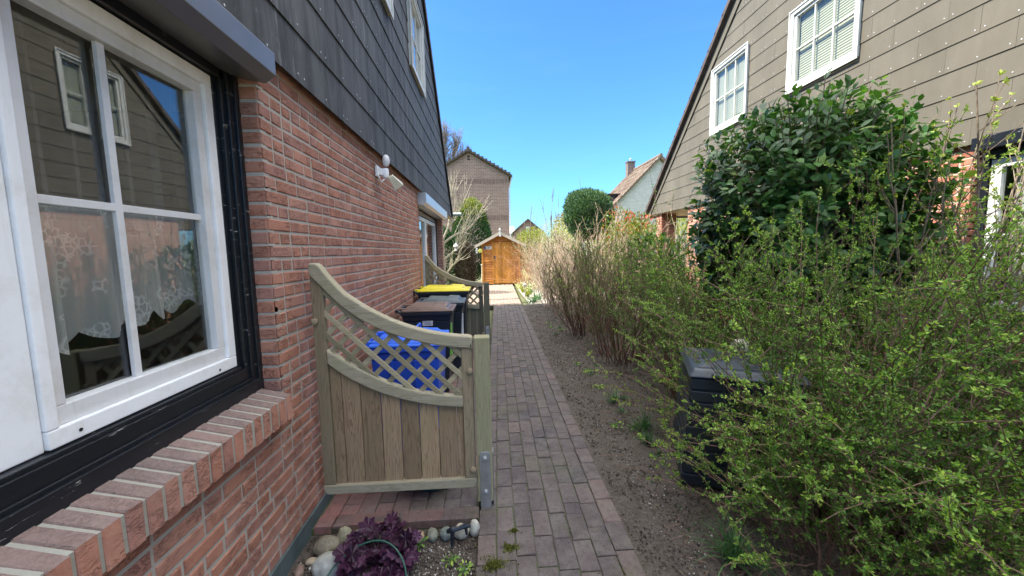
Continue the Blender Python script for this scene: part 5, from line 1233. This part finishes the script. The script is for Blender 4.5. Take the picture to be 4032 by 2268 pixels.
# the cherry laurel: shoots with big glossy leaves
def laurel():
    r = np.random.default_rng(9); th = empty('cherry_laurel', (2.95, 3.40, 0), 0, 'large rounded evergreen bush with glossy dark green leaves in front of the sunlit house', 'shrub')
    c = np.array([0, 0, 1.72]); rad = np.array([1.02, .88, 1.18]); n = 1450
    u = unit(r.normal(size=(n * 2, 3))); u = u[u[:, 2] > -.75][:n]; n = len(u)
    tip = c + u * rad * (r.uniform(.78, 1.0, n))[:, None] * (1 + .06 * np.sin(u[:, 0:1] * 5 + 1) * np.cos(u[:, 1:2] * 4)) * (1 + .62 * np.clip(u[:, 2:3], 0, 1) ** 2 * (1 - u[:, 2:3] ** 2))
    # a few shoots sticking out of the top
    ex = np.array([[-.10, -.25, 2.98], [-.30, -.2, 2.86], [-.42, -.1, 2.74], [.28, -.2, 2.86], [.05, -.1, 2.90], [.48, -.15, 2.70]]); tip = np.concatenate([tip, ex]); u = np.concatenate([u, np.tile([0, 0, 1.], (6, 1))]); n = len(tip)
    base = c + (tip - c) * .60 - np.array([0, 0, .12]); ax = unit(tip - base + [0, 0, .02])
    pos = []; f = []; nr = []; L = []
    for k in range(9):
        t = k / 8; a = k * 2.4 + r.uniform(0, 6.28, n); p1 = unit(np.cross(ax, [.3, .2, .9])); p2 = np.cross(ax, p1); side = p1 * np.cos(a)[:, None] + p2 * np.sin(a)[:, None]
        pos.append(base + (tip - base) * (.35 + .65 * t)); f.append(unit(side * (1.15 - .35 * t) + ax * (.25 + .55 * t) + r.normal(0, .25, (n, 3)) - [0, 0, .12])); nr.append(ax - side * .3 + [0, 0, .4]); L.append(r.uniform(.065, .115, n) * (1 - .3 * (t > .9)))
    pos, f, nr, L = map(np.concatenate, (pos, f, nr, L))
    tv = LEAFQ[0].copy(); tv[:, 0] *= 1.3
    V, F = stamp(tv, LEAFQ[1], pos, f, L, r, nr); ti = np.clip(r.normal(.35, .2, len(pos)) + (r.random(len(pos)) > .97) * .5, 0, 1)
    npmesh('foliage', V, F, M_laur, tint=np.repeat(ti, 3), smooth=True, parent=th)
    P = np.stack([np.tile([0, 0, .3], (n, 1)) * [1, 1, 1], base * [.45, .45, .7], base, tip], 1)[::2]; V, F = tubes(P, np.full(len(P), .010), np.full(len(P), .003), 4); npmesh('branches', V, F, M_lilac, parent=th)
    m = MB(); m.tube([(0, 0, -.05), (.02, .0, .4), (0, 0, .9)], [.06, .05, .03], 10); m.build('trunk', M_lilac, th, True)
laurel()
crown('cherry_laurel_young', (2.95, 6.6, 1.05), (.5, .5, .75), 700, .12, M_laur, 'smaller dark leaved evergreen in front of the porch pillar', 'shrub', 60, LEAFQ, .5, .03)

# lilac at the right edge
li = empty('lilac_shrub', (3.55, 2.62, 0), 0, 'leggy lilac shrub with bare stems and swelling yellow green buds at the right edge', 'shrub')
r = np.random.default_rng(17); n = 26; a = r.uniform(0, 6.28, n); le = np.radians(r.uniform(2, 24, n)); st = np.stack([.22 * np.cos(a), .22 * np.sin(a), np.zeros(n)], 1)
P = grow(r, st, np.stack([np.sin(le) * np.cos(a), np.sin(le) * np.sin(a), np.cos(le)], 1), r.uniform(1.9, 2.9, n), 9, 0, .09, .03); p_, d_2, _ = along(r, P, .22, .45, .95)
T = grow(r, p_, d_2 + r.normal(0, .5, p_.shape) + [0, 0, .25], r.uniform(.15, .55, len(p_)), 5, 0, .10, .1)
V, F = cat([tubes(P, np.full(n, .0095), np.full(n, .004), 5), tubes(T, np.full(len(T), .0042), np.full(len(T), .0028), 4)]); npmesh('branches', V, F, M_lilac, parent=li)
tips = np.concatenate([P[:, -1], T[:, -1], T[:, 3], T[:, 2]]); td = np.concatenate([P[:, -1] - P[:, -2], T[:, -1] - T[:, -2], T[:, 3] - T[:, 2], T[:, 2] - T[:, 1]])
tips = np.repeat(tips, 6, 0); td = unit(np.repeat(td, 6, 0)) + r.normal(0, .6, (len(tips), 3)); V, F = stamp(*LEAFQ, tips, td, r.uniform(.014, .034, len(tips)), r, wid=1.3); npmesh('buds', V, F, leaf_mat('lilac_bud', [(.16, .20, .04), (.30, .36, .08), (.42, .45, .12)], .6, .3), tint=np.repeat(r.random(len(tips)), 3), parent=li)

# round clipped cypress
crown('round_cypress', (3.18, 12, 2.62), (.74, .74, .80), 15000, .11, M_globe, 'clipped dome shaped blue green cypress on a stem rising above the hedge', 'tree', 61, FROND, 1.1, .07, .62, .17, tint=lambda p, u, r: np.clip(r.normal(.5, .22, len(p)), 0, 1))
crown('thuja', (-.92, 20.2, 2.0), (1.02, .9, 2.2), 15000, .13, M_thuja, 'tall dense green conifer with yellow tips left of the shed', 'tree', 62, FROND, .9, .08, .7, .14, mat2=M_thujaY, frac2=lambda p, u, r: (p[:, 2] > 3.45 + r.normal(0, .3, len(p))))
crown('thuja', (-1.75, 14.2, 1.1), (.55, .6, 1.5), 7000, .11, M_thuja, 'dark green conifer behind the pale pruned tree', 'tree', 63, FROND, .9, .06, .7, .14)
crown('brown_conifer', (-.88, 14., .9), (.36, .4, 1.0), 9000, .085, M_dead, 'dried out brown conifer between the pale pruned tree and the shed', 'tree', 64, FROND, 1.2, .05, .7, .08)
crown('yellow_shrub', (2.15, 18.3, 1.5), (.9, .7, 1.15), 5000, .09, M_yell, 'bright yellow green bush right behind the shed', 'shrub', 65, KITE, .5, .05)
crown('ochre_shrub', (3.25, 15.6, 2.0), (.55, .6, 1.15), 6000, .08, M_ochre, 'ochre tinted conifer left of the round cypress', 'tree', 66, FROND, .9, .05)
crown('white_blossom_shrub', (2.75, 14.6, 1.9), (.65, .6, .85), 2600, .055, M_yell, 'shrub with scattered white blossoms left of the ochre conifer', 'shrub', 67, KITE, .3, .05, .3, .3, mat2=M_blos, frac2=lambda p, u, r: r.random(len(p)) < .35)
crown('photinia', (3.55, 9.6, 1.55), (.70, .6, .95), 4200, .075, M_phot, 'photinia shrub with red young shoots beside the brick porch pillar', 'shrub', 68, LEAFQ, .8, .04, .45, .3, tint=lambda p, u, r: np.clip(r.normal(.25, .15, len(p)) + .75 * ((p[:, 2] > 2.1 + r.normal(0, .25, len(p))) & (np.sin(p[:, 0] * 14) * np.cos(p[:, 1] * 11) > .25)), 0, 1))
crown('yellow_hedge', (5.3, 13.4, 1.35), (1.35, .8, 1.35), 8000, .09, M_yell, 'sunlit yellow green hedge seen behind the porch pillar', 'hedge', 69, KITE, .5, .05)
crown('yellow_hedge', (7.4, 13.8, 1.3), (1.4, .8, 1.5), 6000, .09, M_yell, 'sunlit yellow green hedge seen through the covered porch', 'hedge', 70, KITE, .5, .05)
crown('leafy_shrub', (4.1, 17.5, 1.3), (1.3, .9, 1.5), 5000, .10, M_yell, 'yellow green shrub far behind the round cypress', 'shrub', 71, KITE, .5, .05)

# pale pruned fruit tree
def bare_tree(name, x, y, label, pts, ntw, L, mat, seed, tr=.06, up=.5, sub=2, twr=.008, lean=.9, cat_='tree', t0=.35):
    r = np.random.default_rng(seed); th = empty(name, (x, y, 0), 0, label, cat_); m = MB()
    m.tube(pts[0], [tr * (1 - .45 * k / (len(pts[0]) - 1)) for k in range(len(pts[0]))], 10); m.build('trunk', mat, th, True)
    parts = []; lim = []
    for q in pts[1:]:
        q = np.array(q, float); tt = np.linspace(0, len(q) - 1, 9); Q = np.stack([np.interp(tt, range(len(q)), q[:, k]) for k in range(3)], 1)[None]; lim.append(Q); parts.append(tubes(Q, np.array([tr * .55]), np.array([tr * .18]), 7))
    Lm = np.concatenate(lim); p, d, _ = along(r, Lm, Lm.shape[0] * 1.2 / ntw, t0, 1.); T = grow(r, p, d + r.normal(0, lean * .5, p.shape) + [0, 0, up], r.uniform(*L, len(p)), 6, 0, .09, .06); parts.append(tubes(T, np.full(len(p), twr), np.full(len(p), twr * .4), 4))
    if sub: p, d, _ = along(r, T, .25, .15, .8); T2 = grow(r, p, d + r.normal(0, .6, p.shape), r.uniform(L[0] * .25, L[1] * .35, len(p)), 4, 0, .1); parts.append(tubes(T2, np.full(len(p), twr * .5), np.full(len(p), twr * .25), 3))
    V, F = cat(parts); npmesh('branches', V, F, mat, parent=th); return th
bare_tree('pruned_fruit_tree', -1.42, 12.0, 'pale bark pruned fruit tree with long upright shoots left of the conifers', [
    [(0, 0, -.05), (.01, 0, .7), (-.03, 0, 1.5), (-.02, 0, 2.0)],
    [(-.02, 0, 1.9), (.18, 0, 2.35), (.42, .1, 2.6), (.62, .1, 3.0)], [(-.02, 0, 1.95), (-.12, 0, 2.3), (-.1, .1, 2.6)], [(0, 0, .8), (.25, -.05, 1.1), (.55, -.1, 1.35)],
    [(-.02, 0, 1.8), (.3, .05, 2.05), (.7, .1, 2.2), (1.05, .1, 2.5)], [(0, 0, 1.3), (.35, .1, 1.6), (.62, 0, 2.0)], [(.18, 0, 2.3), (.25, 0, 2.9), (.32, 0, 3.4)]], 170, (.35, 1.15), M_barkP, 5, .075, .75, 1, .010)
bare_tree('tall_bare_tree', -5.2, 46, 'hazy leafless tree crown rising behind the brown brick gable', [[(0, 0, 0), (0, 0, 8)], [(0, 0, 7), (1, 0, 11), (1.7, 0, 14)], [(0, 0, 7), (-1, 1, 11), (-1, 0, 14)], [(0, 0, 8), (.3, 0, 12), (.4, 0, 15.5)], [(0, 0, 7), (2, 0, 10), (2.6, 0, 12.5)]], 130, (1., 2.6), M_barkG, 6, .25, .4, 2, .030)
for k, (x, y, h, lab) in enumerate(((2.55, 15.5, 3.9, 'thin budding sapling standing above the hedge left of the round cypress'), (1.95, 18., 3.6, 'slender bare sapling behind the shed, right side'), (4.1, 17., 4.2, 'single tall whip close to the round cypress'))):
    bare_tree('sapling', x, y, lab, [[(0, 0, 0), (.02, 0, h * .5), (0, 0, h * .75)], [(0, 0, h * .4), (.05, 0, h * .8), (.08, 0, h)], [(0, 0, h * .45), (-.2, 0, h * .7), (-.35, 0, h * .85)], [(0, 0, h * .5), (.25, 0, h * .7), (.35, 0, h * .88)]], 14 if k < 2 else 4, (.3, .7), M_barkG, 80 + k, .03, 1.2, 0, .009, .6)
sp_ = shrub('long_shoot_shrub', (3.05, 6.9), 'thin dark shoots with tiny leaves rising against the white brick house', 'shrub', n=9, H=(2.1, 3.0), lean=(1, 12), rad=.5, droop=0, twigs=2, twl=(.1, .3), leaf=.03, per=2, space=.08, seed=88, mleaf=M_spir, r0=.007, tint=(0, .3))
# lantern in the fruit tree
la = empty('hanging_lantern', (-1.02, 11.9, 1.72), 0, 'small white bell shaped bird feeder hanging in the pale pruned tree', 'bird feeder')
m = MB(); m.lathe([(.085, 0), (.08, .01), (.045, .06), (.012, .10)], (0, 0, 0), 14); m.build('roof', M_whiteW, la, True)
m = MB(); m.lathe([(.028, -.13), (.03, 0)], (0, 0, 0), 10); m.tube([(0, 0, .1), (-.02, 0, .32)], .003, 5); m.lathe([(.05, -.14), (.05, -.13)], (0, 0, 0), 12); m.build('seed_tube', M_whiteW, la, True)

# spring bulbs by the path
tuft(1.36, 11.35, 'broad blue green tulip leaves at the shade edge right of the path', 34, (.22, .42), 21, M_tulip, .022, 'tulip_clump', (5, 55), 'plant')
tuft(1.52, 11.7, 'second clump of broad green bulb leaves behind the blue green tulip leaves', 30, (.22, .42), 22, M_tulip, .020, 'tulip_clump', (5, 50), 'plant')
rosette('hosta_like_plant', 1.30, 11.05, 'low round bluish leaved rosette at the front of the tulip leaves', 'plant', 40, .20, .16, .11, M_tulip, LEAFQ, 23, z=0)
G3 = 'sunlit flower clumps along the right side of the path'
for k, (x, y, lab) in enumerate(((1.25, 12.5, 'nearest yellow green flower clump behind the solar light'), (1.42, 13.2, 'yellow green clump of flowers in the middle of the border'), (1.22, 13.9, 'bulb clump with pale flowers close to the path'), (1.50, 14.4, 'yellow green flower clump under the orange twigged shrub'), (1.28, 15.2, 'flower clump next to the right corner of the shed'))):
    t_ = tuft(x, y, lab, 70, (.20, .48), 30 + k, M_yell if k % 2 == 0 else M_grass, .010, 'flower_clump', (3, 45), 'plant', G3)
    r = np.random.default_rng(90 + k); n = 60; pos = np.stack([r.normal(0, .12, n), r.normal(0, .15, n), r.uniform(.22, .42, n)], 1); V, F = stamp(*KITE, pos, r.normal(0, 1, (n, 3)), r.uniform(.03, .055, n), r, wid=1.6); npmesh('flowers', V, F, M_blos, tint=r.random(n), parent=t_)
# leaf litter and low growth on the shaded strip
r = np.random.default_rng(66); n = 2600; y = 1.6 + 8.5 * r.random(n); x = .98 + .02 * y + .9 * r.random(n) ** .8
V, F = stamp(*KITE, np.stack([x, y, zs(x, y) + .004 + .012 * r.random(n)], 1), r.normal(0, .6, (n, 3)) + [0, 0, .25], r.uniform(.010, .03, n), r); k = (np.sin(x * 9) + np.sin(y * 4.3) + r.normal(0, .6, n)) > .2
tag(npmesh('ground_cover', V, F, [M_grass, M_dead], np.where(r.random(n) < .45, 1, 0), r.random(n)), 'sparse seedlings and fallen leaves on the soil strip', 'ground cover', kind='stuff')
r = np.random.default_rng(91); n = 420; y = 1.5 + 7.5 * r.random(n) ** 1.2; x = .90 + .02 * y + .9 * r.random(n); a = r.uniform(0, 6.28, n)
P = grow(r, np.stack([x, y, zs(x, y) + .008], 1), np.stack([np.cos(a), np.sin(a), np.zeros(n)], 1), r.uniform(.04, .22, n), 4, 0, .12); P[:, :, 2] = np.clip(P[:, :, 2], .0, .04)
V, F = tubes(P, np.full(n, .0022), np.full(n, .001), 3); tag(npmesh('fallen_twigs', V, F, M_bark), 'thin dry twigs lying on the soil beside the path', 'twigs', kind='stuff')
r = np.random.default_rng(92); n = 500; y = 1.3 + 7 * r.random(n) ** 1.2; x = .82 + .02 * y + 1.0 * r.random(n) ** 1.3
V, F = stamp(*LEAFQ, np.stack([x, y, zs(x, y) + .012], 1), r.normal(0, 1, (n, 3)) * [1, 1, .2], r.uniform(.015, .04, n), r, np.tile([0, 0, 1.], (n, 1)) + r.normal(0, .3, (n, 3)), 1.3); tag(npmesh('dry_leaves', V, F, M_dead, tint=np.repeat(r.random(n), 3)), 'brown dry leaves scattered on the soil under the shrubs', 'leaf litter', kind='stuff')
